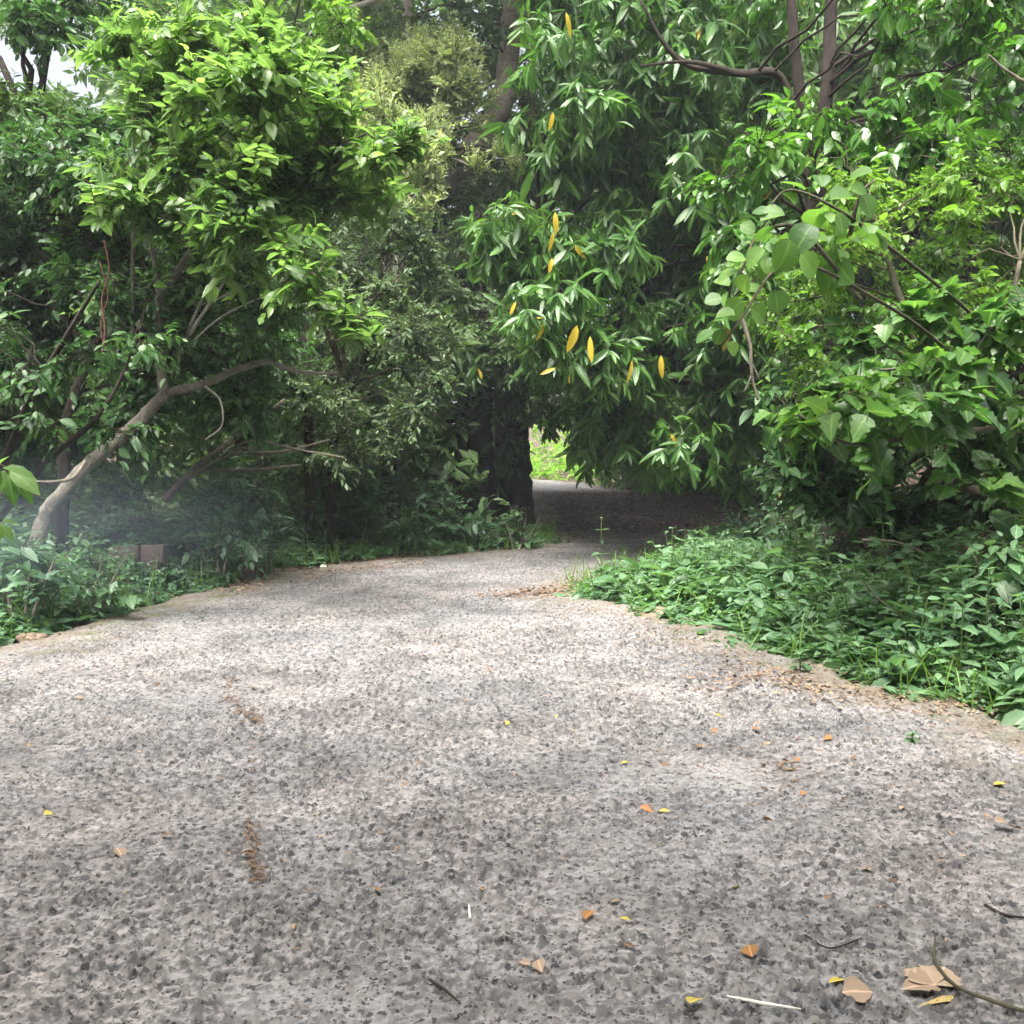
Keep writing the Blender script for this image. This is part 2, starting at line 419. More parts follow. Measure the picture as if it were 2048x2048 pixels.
M['block'] = bark_mat('block_red_brown', (.055, .042, .038), (.12, .092, .082), 12, 0.9, 1.0)

# ------------------------------------------------------------------ road outline and ground height
LEFT = [(-4.6, -3), (-4.6, 2), (-4.4, 5.0), (-3.9, 7.2), (-3.45, 9.5), (-3.1, 10.6), (-2.6, 12.2), (-1.4, 13.6), (0.2, 14.7), (0.6, 16.0),
        (0.45, 18), (0.35, 21), (0.35, 25), (0.2, 30), (-0.6, 35), (-3.0, 40), (-8, 44)]
RIGHT = [(3.3, -3), (3.1, 3), (2.85, 5.3), (2.3, 6.6), (1.98, 7.4), (1.75, 8.5), (1.0, 9.8), (0.62, 10.35), (0.85, 11.2), (1.5, 12.5), (2.3, 14.5),
         (3.3, 16.6), (4.4, 19), (5.6, 21.5), (6.4, 24.5), (5.8, 28), (4.0, 31), (3.2, 35), (1.0, 41), (-5, 48)]
_l = smooth_path(LEFT, 6); _r = smooth_path(RIGHT, 6)
ROAD = np.concatenate([_l, _r[::-1]])
def edge_dist(x, y):
    """signed distance to the road outline, positive outside"""
    x = np.asarray(x, float); y = np.asarray(y, float)
    a = ROAD; b = np.roll(ROAD, -1, 0); best = np.full(x.shape, 1e9)
    for (ax, ay), (bx, by) in zip(a, b):
        dx, dy = bx - ax, by - ay; l2 = dx * dx + dy * dy + 1e-12
        t = np.clip(((x - ax) * dx + (y - ay) * dy) / l2, 0, 1)
        best = np.minimum(best, (x - ax - t * dx) ** 2 + (y - ay - t * dy) ** 2)
    dd = np.sqrt(best)
    return np.where(in_poly(x, y, ROAD), -dd, dd)
def vnoise(x, y, s, seed=0):
    x = x / s + seed * 17.3; y = y / s + seed * 5.1
    xi = np.floor(x).astype(int); yi = np.floor(y).astype(int); fx = x - xi; fy = y - yi
    fx = fx * fx * (3 - 2 * fx); fy = fy * fy * (3 - 2 * fy)
    def h(a, b):
        n = (a * 374761393 + b * 668265263 + seed * 974711) & 0x7fffffff
        n = ((n ^ (n >> 13)) * 1274126177) & 0x7fffffff
        return ((n ^ (n >> 16)) & 0xffff) / 65535.0
    return (h(xi, yi) * (1 - fx) + h(xi + 1, yi) * fx) * (1 - fy) + (h(xi, yi + 1) * (1 - fx) + h(xi + 1, yi + 1) * fx) * fy
def ground_z(x, y):
    x = np.asarray(x, float); y = np.asarray(y, float)
    d = edge_dist(x, y)
    o = np.clip(d, 0, None)
    z = -0.06 + 0.05 * np.clip(o / 0.3, 0, 1) + 0.05 * (vnoise(x, y, 0.9, 2) - 0.5) * np.clip(o, 0, 1)
    left = np.clip(-(x + 3.0), 0, None)
    z = z + np.minimum(0.10 * left, 0.8) * np.clip(o / 2, 0, 1)
    bank = np.clip((x - 3.0 - 0.12 * (y - 9)) / 2.2, 0, 1) * np.clip((y - 4.5) / 3, 0, 1) * np.clip((20 - y) / 8, 0, 1)
    z = z + 1.55 * bank * bank * (3 - 2 * bank) * np.clip(o / 1.0, 0, 1) + 0.25 * bank * (vnoise(x, y, 0.45, 5) - 0.5)
    far = np.clip((y - 44) / 40, 0, 1)
    return z + far * 3

# soil
m, nt, N, Lk = new_mat('soil')
tc = N('ShaderNodeTexCoord')
n1 = N('ShaderNodeTexNoise'); n1.inputs['Scale'].default_value = 5; n1.inputs['Detail'].default_value = 8; Lk(tc.outputs['Object'], n1.inputs['Vector'])
rp = N('ShaderNodeValToRGB'); rp.color_ramp.elements[0].position = .35; rp.color_ramp.elements[1].position = .68
rp.color_ramp.elements[0].color = (.035, .024, .016, 1); rp.color_ramp.elements[1].color = (.14, .09, .06, 1)
Lk(n1.outputs['Fac'], rp.inputs[0])
n2 = N('ShaderNodeTexNoise'); n2.inputs['Scale'].default_value = 22; n2.inputs['Detail'].default_value = 6; Lk(tc.outputs['Object'], n2.inputs['Vector'])
bp = N('ShaderNodeBump'); bp.inputs['Strength'].default_value = 1; bp.inputs['Distance'].default_value = .06; Lk(n2.outputs['Fac'], bp.inputs['Height'])
pb = N('ShaderNodeBsdfPrincipled'); pb.inputs['Roughness'].default_value = .95; Lk(rp.outputs[0], pb.inputs['Base Color']); Lk(bp.outputs[0], pb.inputs['Normal'])
out = N('ShaderNodeOutputMaterial'); Lk(pb.outputs[0], out.inputs['Surface'])
M['soil'] = m

gx = np.concatenate([np.linspace(-300, -16, 30)[:-1], np.arange(-16, 16.01, 0.25), np.linspace(16, 300, 30)[1:]])
gy = np.concatenate([np.linspace(-120, -4, 20)[:-1], np.arange(-4, 34, 0.25), np.linspace(34, 400, 50)])
XX, YY = np.meshgrid(gx, gy)
ZZ = ground_z(XX.ravel(), YY.ravel()).reshape(XX.shape)
acc = Acc(); nx, ny = len(gx), len(gy)
ii = (np.arange(ny - 1)[:, None] * nx + np.arange(nx - 1)[None])
acc.add(np.stack([XX, YY, ZZ], -1), np.stack([ii, ii + 1, ii + nx + 1, ii + nx], -1))
tag(acc.build('ground', M['soil'], smooth=True), 'dark brown earth under the roadside plants and trees', 'ground', kind='structure')

# road: eroded concrete with its stones standing out, modelled stone by stone
yr = [-2.5]
ys = []
y = 1.6
while y < 46:
    ys.append(y); y += max(0.0062, 0.0024 * y)
ys = np.concatenate([np.arange(-2.8, 1.6, 0.1), ys])
NU = 900
uu = np.linspace(-1, 1, NU)
half = 2.9 + 0.22 * np.clip(ys, 0, None)
X = uu[None] * half[:, None] + (-0.5 + 0.04 * ys)[:, None]
X = np.where(ys[:, None] > 14, X + (ys[:, None] - 14) * 0.08, X)
Yg = np.broadcast_to(ys[:, None], X.shape)
def worley(x, y, cell, seed, keep=1.0):
    """nearest stone: distance / its radius, random value, 1 when a stone is present"""
    ci = np.floor(x / cell).astype(np.int64); cj = np.floor(y / cell).astype(np.int64)
    bestd = np.full(x.shape, 9.0); bestr = np.zeros(x.shape); bx = np.zeros(x.shape); by = np.zeros(x.shape)
    for di in (-1, 0, 1):
        for dj in (-1, 0, 1):
            a = ci + di; b = cj + dj
            def h(k):
                n = (a * 73856093 + b * 19349663 + (seed + k) * 83492791) & 0x7fffffff
                n = ((n ^ (n >> 15)) * 2246822519) & 0x7fffffff; n = ((n ^ (n >> 13)) * 3266489917) & 0x7fffffff
                return ((n ^ (n >> 16)) & 0xffff) / 65535.0
            r1, r2, r3, r4 = h(1), h(2), h(3), h(4)
            px = (a + 0.15 + 0.7 * r1) * cell; py = (b + 0.15 + 0.7 * r2) * cell
            th = r4 * 3.14; el = 0.65 + 0.7 * r1
            dx = x - px; dy = y - py
            ex = (dx * np.cos(th) + dy * np.sin(th)) / el; ey = (-dx * np.sin(th) + dy * np.cos(th)) * el
            rad = cell * (0.22 + 0.38 * r3)
            d = np.sqrt(ex * ex + ey * ey) / rad
            d = d + np.where(h(5) < keep, 0, 9)
            k = d < bestd
            bestd = np.where(k, d, bestd); bestr = np.where(k, r4, bestr); bx = np.where(k, dx / cell, bx); by = np.where(k, dy / cell, by)
    return bestd, bestr, bx, by
wx = X + 0.008 * (vnoise(X, Yg, 0.02, 8) - 0.5); wy = Yg + 0.008 * (vnoise(X, Yg, 0.02, 9) - 0.5)
d1, r1, bx1, by1 = worley(wx, wy, 0.034, 3, 0.8)
d2, r2, bx2, by2 = worley(wx, wy, 0.019, 23, 0.6)
ED = edge_dist(X.ravel(), Yg.ravel()).reshape(X.shape)
EDn = ED + 0.3 * (vnoise(X, Yg, 0.45, 4) - 0.5) + 0.12 * (vnoise(X, Yg, 0.08, 6) - 0.5)
wear = np.clip(vnoise(X, Yg, 0.7, 12) * 0.7 + vnoise(X, Yg, 0.22, 13) * 0.5 - 0.05, 0, 1)
wear = wear * np.clip((-EDn - 0.05) / 0.6, 0.25, 1)                       # smooth cement left along the edges
s1 = np.clip(1.15 - d1, 0, 0.6) / 0.6; s2 = np.clip(1.1 - d2, 0, 0.6) / 0.6
tilt1 = (bx1 * np.cos(r1 * 40) + by1 * np.sin(r1 * 40))
amp = 0.35 + 0.9 * wear
sgn1 = np.where(r1 < 0.38, -1.1, 1.0)                                      # some stones have come out and left pits
hgt = amp * (0.0135 * s1 * sgn1 * (1 + 1.2 * tilt1) + 0.0035 * s2 * np.where(r2 < .5, -1, 1)) \
    + 0.005 * (vnoise(X, Yg, 0.035, 15) - 0.5) * amp + 0.004 * (vnoise(X, Yg, 0.012, 16) - 0.5) + 0.02 * (vnoise(X, Yg, 1.6, 17) - 0.5)
hgt = hgt * np.clip(1.4 - np.clip(Yg, 0, None) / 40, 0.4, 1)
stone = np.clip(s1 * 3.0, 0, 1) * np.clip(0.45 + wear, 0, 1)
stone = np.maximum(stone, np.clip(s2 * 3, 0, 1) * 0.7 * np.clip(0.3 + wear, 0, 1))
rsel = np.where(s1 >= s2 * 0.9, r1, r2)
ZR = hgt - 0.05 * np.clip((EDn + 0.06) / 0.1, 0, 1)
acc = Acc(); ny, nx = X.shape
keepv = EDn < 0.03
ii = (np.arange(ny - 1)[:, None] * nx + np.arange(nx - 1)[None])
q = np.stack([ii, ii + 1, ii + nx + 1, ii + nx], -1).reshape(-1, 4)
q = q[keepv.ravel()[q].all(1)]
used = np.zeros(nx * ny, bool); used[q.ravel()] = True
remap = np.cumsum(used) - 1
VV = np.stack([X, Yg, ZR], -1).reshape(-1, 3)[used]
AA = np.stack([stone, rsel, np.clip(-EDn, 0, 3) / 3], -1).reshape(-1, 3)[used]
acc.add(VV, remap[q], None, AA)
m, nt, N, Lk = new_mat('worn_concrete')
at = N('ShaderNodeAttribute'); at.attribute_name = 'lf'; sx = N('ShaderNodeSeparateXYZ'); Lk(at.outputs['Vector'], sx.inputs[0])
geo = N('ShaderNodeNewGeometry')
nb = N('ShaderNodeTexNoise'); nb.inputs['Scale'].default_value = 0.9; nb.inputs['Detail'].default_value = 5; Lk(geo.outputs['Position'], nb.inputs['Vector'])
rc = N('ShaderNodeValToRGB'); rc.color_ramp.elements[0].position = .35; rc.color_ramp.elements[1].position = .65
rc.color_ramp.elements[0].color = (.225, .227, .228, 1); rc.color_ramp.elements[1].color = (.340, .314, .297, 1)
Lk(nb.outputs['Fac'], rc.inputs[0])
nf = N('ShaderNodeTexNoise'); nf.inputs['Scale'].default_value = 60; nf.inputs['Detail'].default_value = 6; nf.inputs['Roughness'].default_value = .75
Lk(geo.outputs['Position'], nf.inputs['Vector'])
mf = N('ShaderNodeMapRange'); mf.inputs['From Min'].default_value = .3; mf.inputs['From Max'].default_value = .7; mf.inputs['To Min'].default_value = .6; mf.inputs['To Max'].default_value = 1.3
Lk(nf.outputs['Fac'], mf.inputs['Value'])
mu = N('ShaderNodeMixRGB'); mu.blend_type = 'MULTIPLY'; mu.inputs['Fac'].default_value = 1; Lk(rc.outputs[0], mu.inputs['Color1']); Lk(mf.outputs[0], mu.inputs['Color2'])
rs = N('ShaderNodeValToRGB'); e = rs.color_ramp.elements
e[0].position = 0; e[0].color = (.045, .045, .047, 1); e[1].position = 1; e[1].color = (.21, .195, .18, 1)
for p_, c_ in ((.3, (.065, .064, .066)), (.55, (.10, .098, .097)), (.8, (.155, .142, .13))):
    k = e.new(p_); k.color = (*c_, 1)
Lk(sx.outputs['Y'], rs.inputs[0])
ms = N('ShaderNodeMixRGB'); sxm = N('ShaderNodeMath'); sxm.operation = 'MULTIPLY'; sxm.inputs[1].default_value = .8; Lk(sx.outputs['X'], sxm.inputs[0]); Lk(sxm.outputs[0], ms.inputs['Fac']); Lk(mu.outputs[0], ms.inputs['Color1']); Lk(rs.outputs[0], ms.inputs['Color2'])
def chips(prev, scale, thr, share, cols, strength, warp):
    vo = N('ShaderNodeTexVoronoi'); vo.inputs['Scale'].default_value = scale; vo.inputs['Randomness'].default_value = 1
    wv = N('ShaderNodeMixRGB'); wv.blend_type = 'ADD'; wv.inputs['Fac'].default_value = warp
    Lk(geo.outputs['Position'], wv.inputs['Color1']); Lk(nw.outputs['Color'], wv.inputs['Color2']); Lk(wv.outputs[0], vo.inputs['Vector'])
    vs_ = N('ShaderNodeSeparateXYZ'); Lk(vo.outputs['Color'], vs_.inputs[0])
    th = N('ShaderNodeMath'); th.operation = 'MULTIPLY_ADD'; th.inputs[1].default_value = .22; th.inputs[2].default_value = thr - .11; Lk(vs_.outputs['Z'], th.inputs[0])
    df = N('ShaderNodeMath'); df.operation = 'SUBTRACT'; Lk(vo.outputs['Distance'], df.inputs[0]); Lk(th.outputs[0], df.inputs[1])
    vr = N('ShaderNodeMapRange'); vr.inputs['From Min'].default_value = -.02; vr.inputs['From Max'].default_value = .02; vr.inputs['To Min'].default_value = strength; vr.inputs['To Max'].default_value = 0
    Lk(df.outputs[0], vr.inputs['Value'])
    vp = N('ShaderNodeMath'); vp.operation = 'LESS_THAN'; vp.inputs[1].default_value = share; Lk(vs_.outputs['X'], vp.inputs[0])
    vm = N('ShaderNodeMath'); vm.operation = 'MULTIPLY'; Lk(vr.outputs[0], vm.inputs[0]); Lk(vp.outputs[0], vm.inputs[1])
    vc = N('ShaderNodeValToRGB'); e_ = vc.color_ramp.elements; e_[0].color = (*cols[0], 1); e_[1].color = (*cols[1], 1); e_[0].position = .25; e_[1].position = .95
    Lk(vs_.outputs['Y'], vc.inputs[0])
    mc = N('ShaderNodeMixRGB'); Lk(vm.outputs[0], mc.inputs['Fac']); Lk(prev.outputs[0], mc.inputs['Color1']); Lk(vc.outputs[0], mc.inputs['Color2'])
    return mc, vm
nw = N('ShaderNodeTexNoise'); nw.inputs['Scale'].default_value = 90; nw.inputs['Detail'].default_value = 4; Lk(geo.outputs['Position'], nw.inputs['Vector'])
ms, c1_ = chips(ms, 29, .40, .48, ((.040, .041, .044), (.20, .19, .18)), .85, .030)
ms, c2_ = chips(ms, 72, .38, .55, ((.030, .030, .031), (.30, .285, .27)), .8, .016)
nst = N('ShaderNodeTexNoise'); nst.inputs['Scale'].default_value = 1.7; nst.inputs['Detail'].default_value = 9; nst.inputs['Roughness'].default_value = .68; Lk(geo.outputs['Position'], nst.inputs['Vector'])
rst = N('ShaderNodeMapRange'); rst.inputs['From Min'].default_value = .42; rst.inputs['From Max'].default_value = .66; rst.inputs['To Min'].default_value = 1.12; rst.inputs['To Max'].default_value = .66
Lk(nst.outputs['Fac'], rst.inputs['Value'])
mst = N('ShaderNodeMixRGB'); mst.blend_type = 'MULTIPLY'; mst.inputs['Fac'].default_value = 1; Lk(ms.outputs[0], mst.inputs['Color1']); Lk(rst.outputs[0], mst.inputs['Color2'])
ms = mst
# moss and earth near the edges, broken by noise
nm = N('ShaderNodeTexNoise'); nm.inputs['Scale'].default_value = 3.4; nm.inputs['Detail'].default_value = 7; Lk(geo.outputs['Position'], nm.inputs['Vector'])
e1 = N('ShaderNodeMapRange'); e1.inputs['From Min'].default_value = 0; e1.inputs['From Max'].default_value = .34; e1.inputs['To Min'].default_value = .62; e1.inputs['To Max'].default_value = 0
Lk(sx.outputs['Z'], e1.inputs['Value'])
e2 = N('ShaderNodeMath'); e2.operation = 'ADD'; Lk(e1.outputs[0], e2.inputs[0]); Lk(nm.outputs['Fac'], e2.inputs[1])
e3 = N('ShaderNodeMapRange'); e3.inputs['From Min'].default_value = .72; e3.inputs['From Max'].default_value = 1.05; e3.inputs['To Max'].default_value = .75
Lk(e2.outputs[0], e3.inputs['Value'])
nh = N('ShaderNodeTexNoise'); nh.inputs['Scale'].default_value = 2.6; nh.inputs['Detail'].default_value = 7; Lk(geo.outputs['Position'], nh.inputs['Vector'])
rm = N('ShaderNodeValToRGB'); rm.color_ramp.elements[0].position = .5; rm.color_ramp.elements[1].position = .64
rm.color_ramp.elements[0].color = (.175, .15, .115, 1); rm.color_ramp.elements[1].color = (.095, .105, .038, 1); Lk(nh.outputs['Fac'], rm.inputs[0])
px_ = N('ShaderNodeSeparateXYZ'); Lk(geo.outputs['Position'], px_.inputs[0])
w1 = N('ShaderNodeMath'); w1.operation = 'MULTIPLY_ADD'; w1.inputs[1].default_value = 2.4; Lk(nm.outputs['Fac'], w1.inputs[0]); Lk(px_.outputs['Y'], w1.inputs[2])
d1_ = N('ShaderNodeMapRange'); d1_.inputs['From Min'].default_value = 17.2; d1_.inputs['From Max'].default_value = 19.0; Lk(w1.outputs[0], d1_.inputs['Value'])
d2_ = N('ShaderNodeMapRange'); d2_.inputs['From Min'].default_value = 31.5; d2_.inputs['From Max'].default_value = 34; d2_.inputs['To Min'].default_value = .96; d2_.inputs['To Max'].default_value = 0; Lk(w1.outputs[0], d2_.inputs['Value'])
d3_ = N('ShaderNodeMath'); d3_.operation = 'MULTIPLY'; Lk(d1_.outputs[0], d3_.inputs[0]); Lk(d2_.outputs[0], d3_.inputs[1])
mshade_dirt = N('ShaderNodeMixRGB'); mshade_dirt.inputs['Color2'].default_value = (.030, .023, .021, 1); Lk(d3_.outputs[0], mshade_dirt.inputs['Fac']); Lk(ms.outputs[0], mshade_dirt.inputs['Color1'])  # tree shade at the bend painted into the road colour, with brown litter
ms = mshade_dirt
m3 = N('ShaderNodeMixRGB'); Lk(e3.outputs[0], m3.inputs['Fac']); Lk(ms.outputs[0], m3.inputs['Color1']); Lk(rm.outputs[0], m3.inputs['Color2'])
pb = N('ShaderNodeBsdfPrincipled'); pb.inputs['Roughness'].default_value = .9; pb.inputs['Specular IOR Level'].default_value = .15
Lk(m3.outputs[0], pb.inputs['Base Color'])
bp = N('ShaderNodeBump'); bp.inputs['Strength'].default_value = .9; bp.inputs['Distance'].default_value = .007; hs1 = N('ShaderNodeMath'); hs1.operation = 'MULTIPLY_ADD'; hs1.inputs[1].default_value = -.8; Lk(c1_.outputs[0], hs1.inputs[0]); Lk(nf.outputs['Fac'], hs1.inputs[2])
hs2 = N('ShaderNodeMath'); hs2.operation = 'MULTIPLY_ADD'; hs2.inputs[1].default_value = -.6; Lk(c2_.outputs[0], hs2.inputs[0]); Lk(hs1.outputs[0], hs2.inputs[2])
Lk(hs2.outputs[0], bp.inputs['Height']); Lk(bp.outputs[0], pb.inputs['Normal'])
out = N('ShaderNodeOutputMaterial'); Lk(pb.outputs[0], out.inputs['Surface'])
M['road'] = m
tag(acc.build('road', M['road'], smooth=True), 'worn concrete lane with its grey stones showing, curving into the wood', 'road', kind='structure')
del X, Yg, d1, d2, r1, r2, bx1, by1, bx2, by2, ED, s1, s2, tilt1, wear, hgt, stone, rsel, ZR

# ------------------------------------------------------------------ tree builder
COUNT = {}
def tree(name, label, cat, base, limbs, blobs, leaf, fol, bark='bark', twigs=True, group=None, boughs=True, r0=0.03, crown_name='crown'):
    """limbs: list of (points, radii); blobs: leaf masses; fol: keyword arguments of foliage()"""
    base = np.asarray(base, float)
    root = thing(name, tuple(base), label, cat, group)
    la, ta, ba = Acc(), Acc(), Acc()
    sk = []
    for pts, rad in limbs:
        add_limb(ba, pts, rad); sk += list(smooth_path(np.asarray(pts, float), 5)[3:])
    n = foliage(la, ta if twigs else None, blobs, **fol)
    COUNT[label[:40]] = n
    if boughs and limbs: branches_to(ta, sk, blobs, r0)
    ba.n and ba.build('trunk', M[bark], root, base, smooth=True)
    la.build(crown_name, M[leaf], root, base)
    ta.n and ta.build('boughs' if limbs else 'twigs', M['twig' if bark != 'bark_dark' else 'bark_dark'], root, base)
    return root

F_BRIGHT = dict(dens=46, shoot=0.34, n=10, ll=.112, lw=.054, inner=.2, T=T_OVATE, sag=.15, ang=52, droop=.2, upb=.5)
F_MANGO = dict(dens=28, shoot=0.30, n=13, ll=.21, lw=.05, T=T_LONG, mode='whorl', sag=.35, ang=62, droop=.75, upb=.1, yellow=.004)
F_PALE = dict(dens=52, shoot=0.34, n=14, ll=.082, lw=.042, T=T_SIMPLE, sag=.05, ang=45, droop=0, upb=.7, tiltn=.7, tw=.005)
F_GREY = dict(dens=42, shoot=0.40, n=14, ll=.105, lw=.042, T=T_SIMPLE, sag=.2, ang=45, droop=.2, upb=.2, tiltn=.7, tw=.005)
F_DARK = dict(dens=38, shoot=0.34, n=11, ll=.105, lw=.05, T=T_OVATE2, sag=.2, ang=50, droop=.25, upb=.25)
F_GLOSSY = dict(dens=22, shoot=0.34, n=9, ll=.125, lw=.055, T=T_OVATE, sag=.35, ang=45, droop=.55, upb=.1)

# 1 the big-leaved bright tree with the forked pale trunk, left
b1 = G(48, 560); b1[1] = 10.6; b1[0] = P(24, 550, 10.6)[0]; b1[2] = float(ground_z(b1[0], b1[1]))
fk = P(166, 393, 10.2)
limbs = [([b1 + np.array([-.05, .1, -.1]), P(46, 517, 10.6), P(64, 492, 10.55), P(88, 465, 10.5), P(118, 440, 10.4), P(145, 415, 10.3), fk], [.085, .078, .072, .066, .062, .059, .058]),
         ([fk, P(160, 365, 10.1), P(161, 330, 10.0), P(158, 280, 9.8), P(150, 220, 9.6), P(165, 140, 9.3), P(190, 70, 9.1)], [.06, .042, .036, .03, .022, .014, .009]),
         ([fk, P(205, 384, 10.1), P(236, 370, 10.0), P(268, 362, 9.9), P(285, 368, 9.85), P(310, 373, 9.8), P(341, 373, 9.7)], [.048, .036, .033, .03, .025, .019, .013]),
         ([P(158, 300, 9.85), P(200, 240, 9.6), P(250, 190, 9.3), P(300, 150, 9.0), P(350, 140, 8.8)], [.035, .03, .025, .018, .01]),
             ([P(133, 345, 9.9), P(133, 240, 9.5), P(134, 170, 9.3), P(132, 110, 9.2)], [.012, .018, .014, .01])]
bl = region([(118, 52), (150, 30), (240, 25), (300, 60), (360, 100), (400, 138), (395, 180), (350, 215), (290, 210), (230, 190), (150, 160), (110, 110)], (8.2, 9.4), .36, 2.6)
bl += region([(60, 180), (150, 170), (260, 220), (300, 260), (270, 320), (180, 300), (80, 290)], (9.9, 11), .36, 1.2)
bl += blobs_px([(290, 245, 8.2, .26), (305, 275, 8.1, .26), (318, 300, 8.1, .22), (345, 318, 8.1, .2), (362, 335, 8.1, .14), (250, 225, 8.3, .3), (400, 140, 8.8, .3), (120, 34, 9.2, .16)])
bl += region([(90, 170), (170, 170), (250, 210), (290, 270), (290, 310), (240, 290), (180, 240), (110, 220)], (8.6, 9.4), .28, 1.3)
tree('broadleaf_tree', 'leaning pale forked trunk at left carrying a bright yellow-green large-leaved crown', 'tree', b1, limbs, bl, 'bright', F_BRIGHT, 'bark_fork', r0=.014)

# 2 darker tree behind it, crown over the left of the view
b2 = np.array([-7.2, 13.5, 0.]); b2[2] = float(ground_z(b2[0], b2[1]))
limbs = [([b2, P(-40, 380, 13), P(-15, 300, 12.6), P(20, 255, 12.4), P(5, 200, 12.2), P(30, 130, 12)], [.22, .2, .17, .10, .05, .02]),
         ([P(-15, 300, 12.6), P(40, 235, 12), P(85, 200, 11.6), P(130, 170, 11.4)], [.12, .09, .06, .03]),
         ([P(-10, 350, 12.8), P(70, 322, 12), P(100, 300, 11.8), P(170, 310, 11.6), P(200, 318, 11.6)], [.09, .08, .06, .04, .02])]
bl = region([(-80, 100), (40, 110), (110, 140), (200, 200), (270, 260), (290, 350), (230, 420), (120, 430), (40, 440), (-80, 430)], (10.6, 13.5), .5, 1.8)
bl += region([(-60, -40), (110, -40), (95, 20), (60, 38), (0, 34), (-60, 60)], (11.5, 13.5), .5, 1.6)
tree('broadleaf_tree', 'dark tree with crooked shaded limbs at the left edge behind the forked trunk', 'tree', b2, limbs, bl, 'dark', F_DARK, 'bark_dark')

# 3 drooping pinnate bush in front of the trunk, lower left
b3 = np.array([-5.2, 9.2, 0.]); b3[2] = float(ground_z(b3[0], b3[1]))
limbs = [([b3, P(0, 470, 8.8), P(30, 400, 8.5), P(70, 330, 8.3), P(100, 280, 8.3)], [.04, .035, .03, .02, .01]),
         ([b3 + .02, P(40, 470, 8.8), P(95, 420, 8.5), P(125, 370, 8.4), P(140, 320, 8.3)], [.03, .025, .02, .012, .008])]
bl = region([(-50, 290), (60, 300), (140, 330), (155, 400), (120, 440), (40, 440), (-50, 460)], (7.9, 8.9), .33, 1.6)
tree('pinnate_bush', 'mid green bush with rows of small oval leaflets hanging before the forked trunk', 'bush', b3, limbs, bl, 'dark',
     dict(dens=15, shoot=.30, n=9, ll=.095, lw=.044, T=T_OVATE, mode='pair', sag=.35, ang=58, droop=.3, upb=-.1), 'bark_dark', r0=.008)

# 4 the leaning giant behind the middle
b4 = P(330, 470, 21); b4[2] = 0
limbs = [([b4, P(355, 380, 20.5), P(385, 290, 20), P(414, 232, 19.6), P(440, 192, 19.5), P(468, 155, 19.4), P(500, 110, 19.2), P(509, 60, 19.2), P(514, 5, 19.2), P(520, -60, 19.2)],
          [.42, .34, .29, .26, .24, .22, .20, .19, .18, .16]),
         ([P(425, 95, 19.0), P(416, 60, 19), P(410, 30, 19), P(405, -20, 19)], [.09, .09, .08, .07])]
bl = blobs_px([(425, 12, 18.6, .28), (455, 5, 18.6, .3), (480, 15, 18.6, .26), (440, 35, 18.7, .2), (480, 38, 18.6, .16), (500, 25, 18.5, .25), (420, 222, 18, .2), (395, 8, 18.8, .25)])
tree('leaning_tree', 'huge tree with thick reddish-brown leaning trunk rising behind the middle of the wood', 'tree', b4, limbs, bl, 'grey',
     dict(dens=12, shoot=.4, n=12, ll=.17, lw=.05, T=T_OVATE2, mode='whorl', sag=.2, ang=60, droop=.4, upb=.2), 'bark_red')

# 5 pale fine-leaved climbers' tree in the middle distance
b5 = P(395, 470, 18.2); b5[2] = 0
limbs = [([b5, P(400, 380, 18), P(398, 290, 18), P(405, 200, 18), P(415, 120, 18), P(420, 60, 18)], [.16, .15, .12, .10, .07, .03])]
bl = region([(395, 60), (425, 45), (460, 48), (472, 80), (474, 110), (450, 145), (425, 165), (395, 180), (365, 150), (350, 90)], (16.8, 18.6), .36, 2.6)
bl += blobs_px([(415, 45, 17.5, .3), (450, 30, 17.8, .26), (380, 75, 17.5, .36), (470, 60, 17.6, .24), (400, 130, 17, .4), (440, 150, 16.8, .3), (375, 115, 17, .4), (478, 125, 17.2, .22)])
bl += region([(475, 150), (510, 138), (550, 158), (545, 170), (500, 180), (470, 172)], (16.6, 17.4), .3, 1.8)
bl += region([(335, 90), (380, 70), (430, 130), (450, 175), (430, 200), (380, 210), (340, 170)], (14.6, 15.8), .34, 1.5)
tree('fine_leaved_tree', 'pale grey-green fine-leaved tree in rounded clumps beside the leaning trunk', 'tree', b5, limbs, bl, 'pale', F_PALE, 'bark_pale')
b5b = P(330, 470, 23.0); b5b[2] = 0
limbs = [([b5b, P(335, 350, 23), P(330, 200, 23), P(345, 100, 23), P(350, 20, 23)], [.2, .18, .14, .1, .04])]
bl = region([(250, -20), (375, -20), (395, 40), (370, 140), (330, 170), (260, 150)], (19.5, 22), .6, 1.9)
tree('fine_leaved_tree', 'tall pale fine-leaved tree farther back, above and left of the rounded pale clumps', 'tree', b5b, limbs, bl, 'pale',
     dict(F_PALE, dens=34, ll=.10, lw=.05), 'bark_pale')

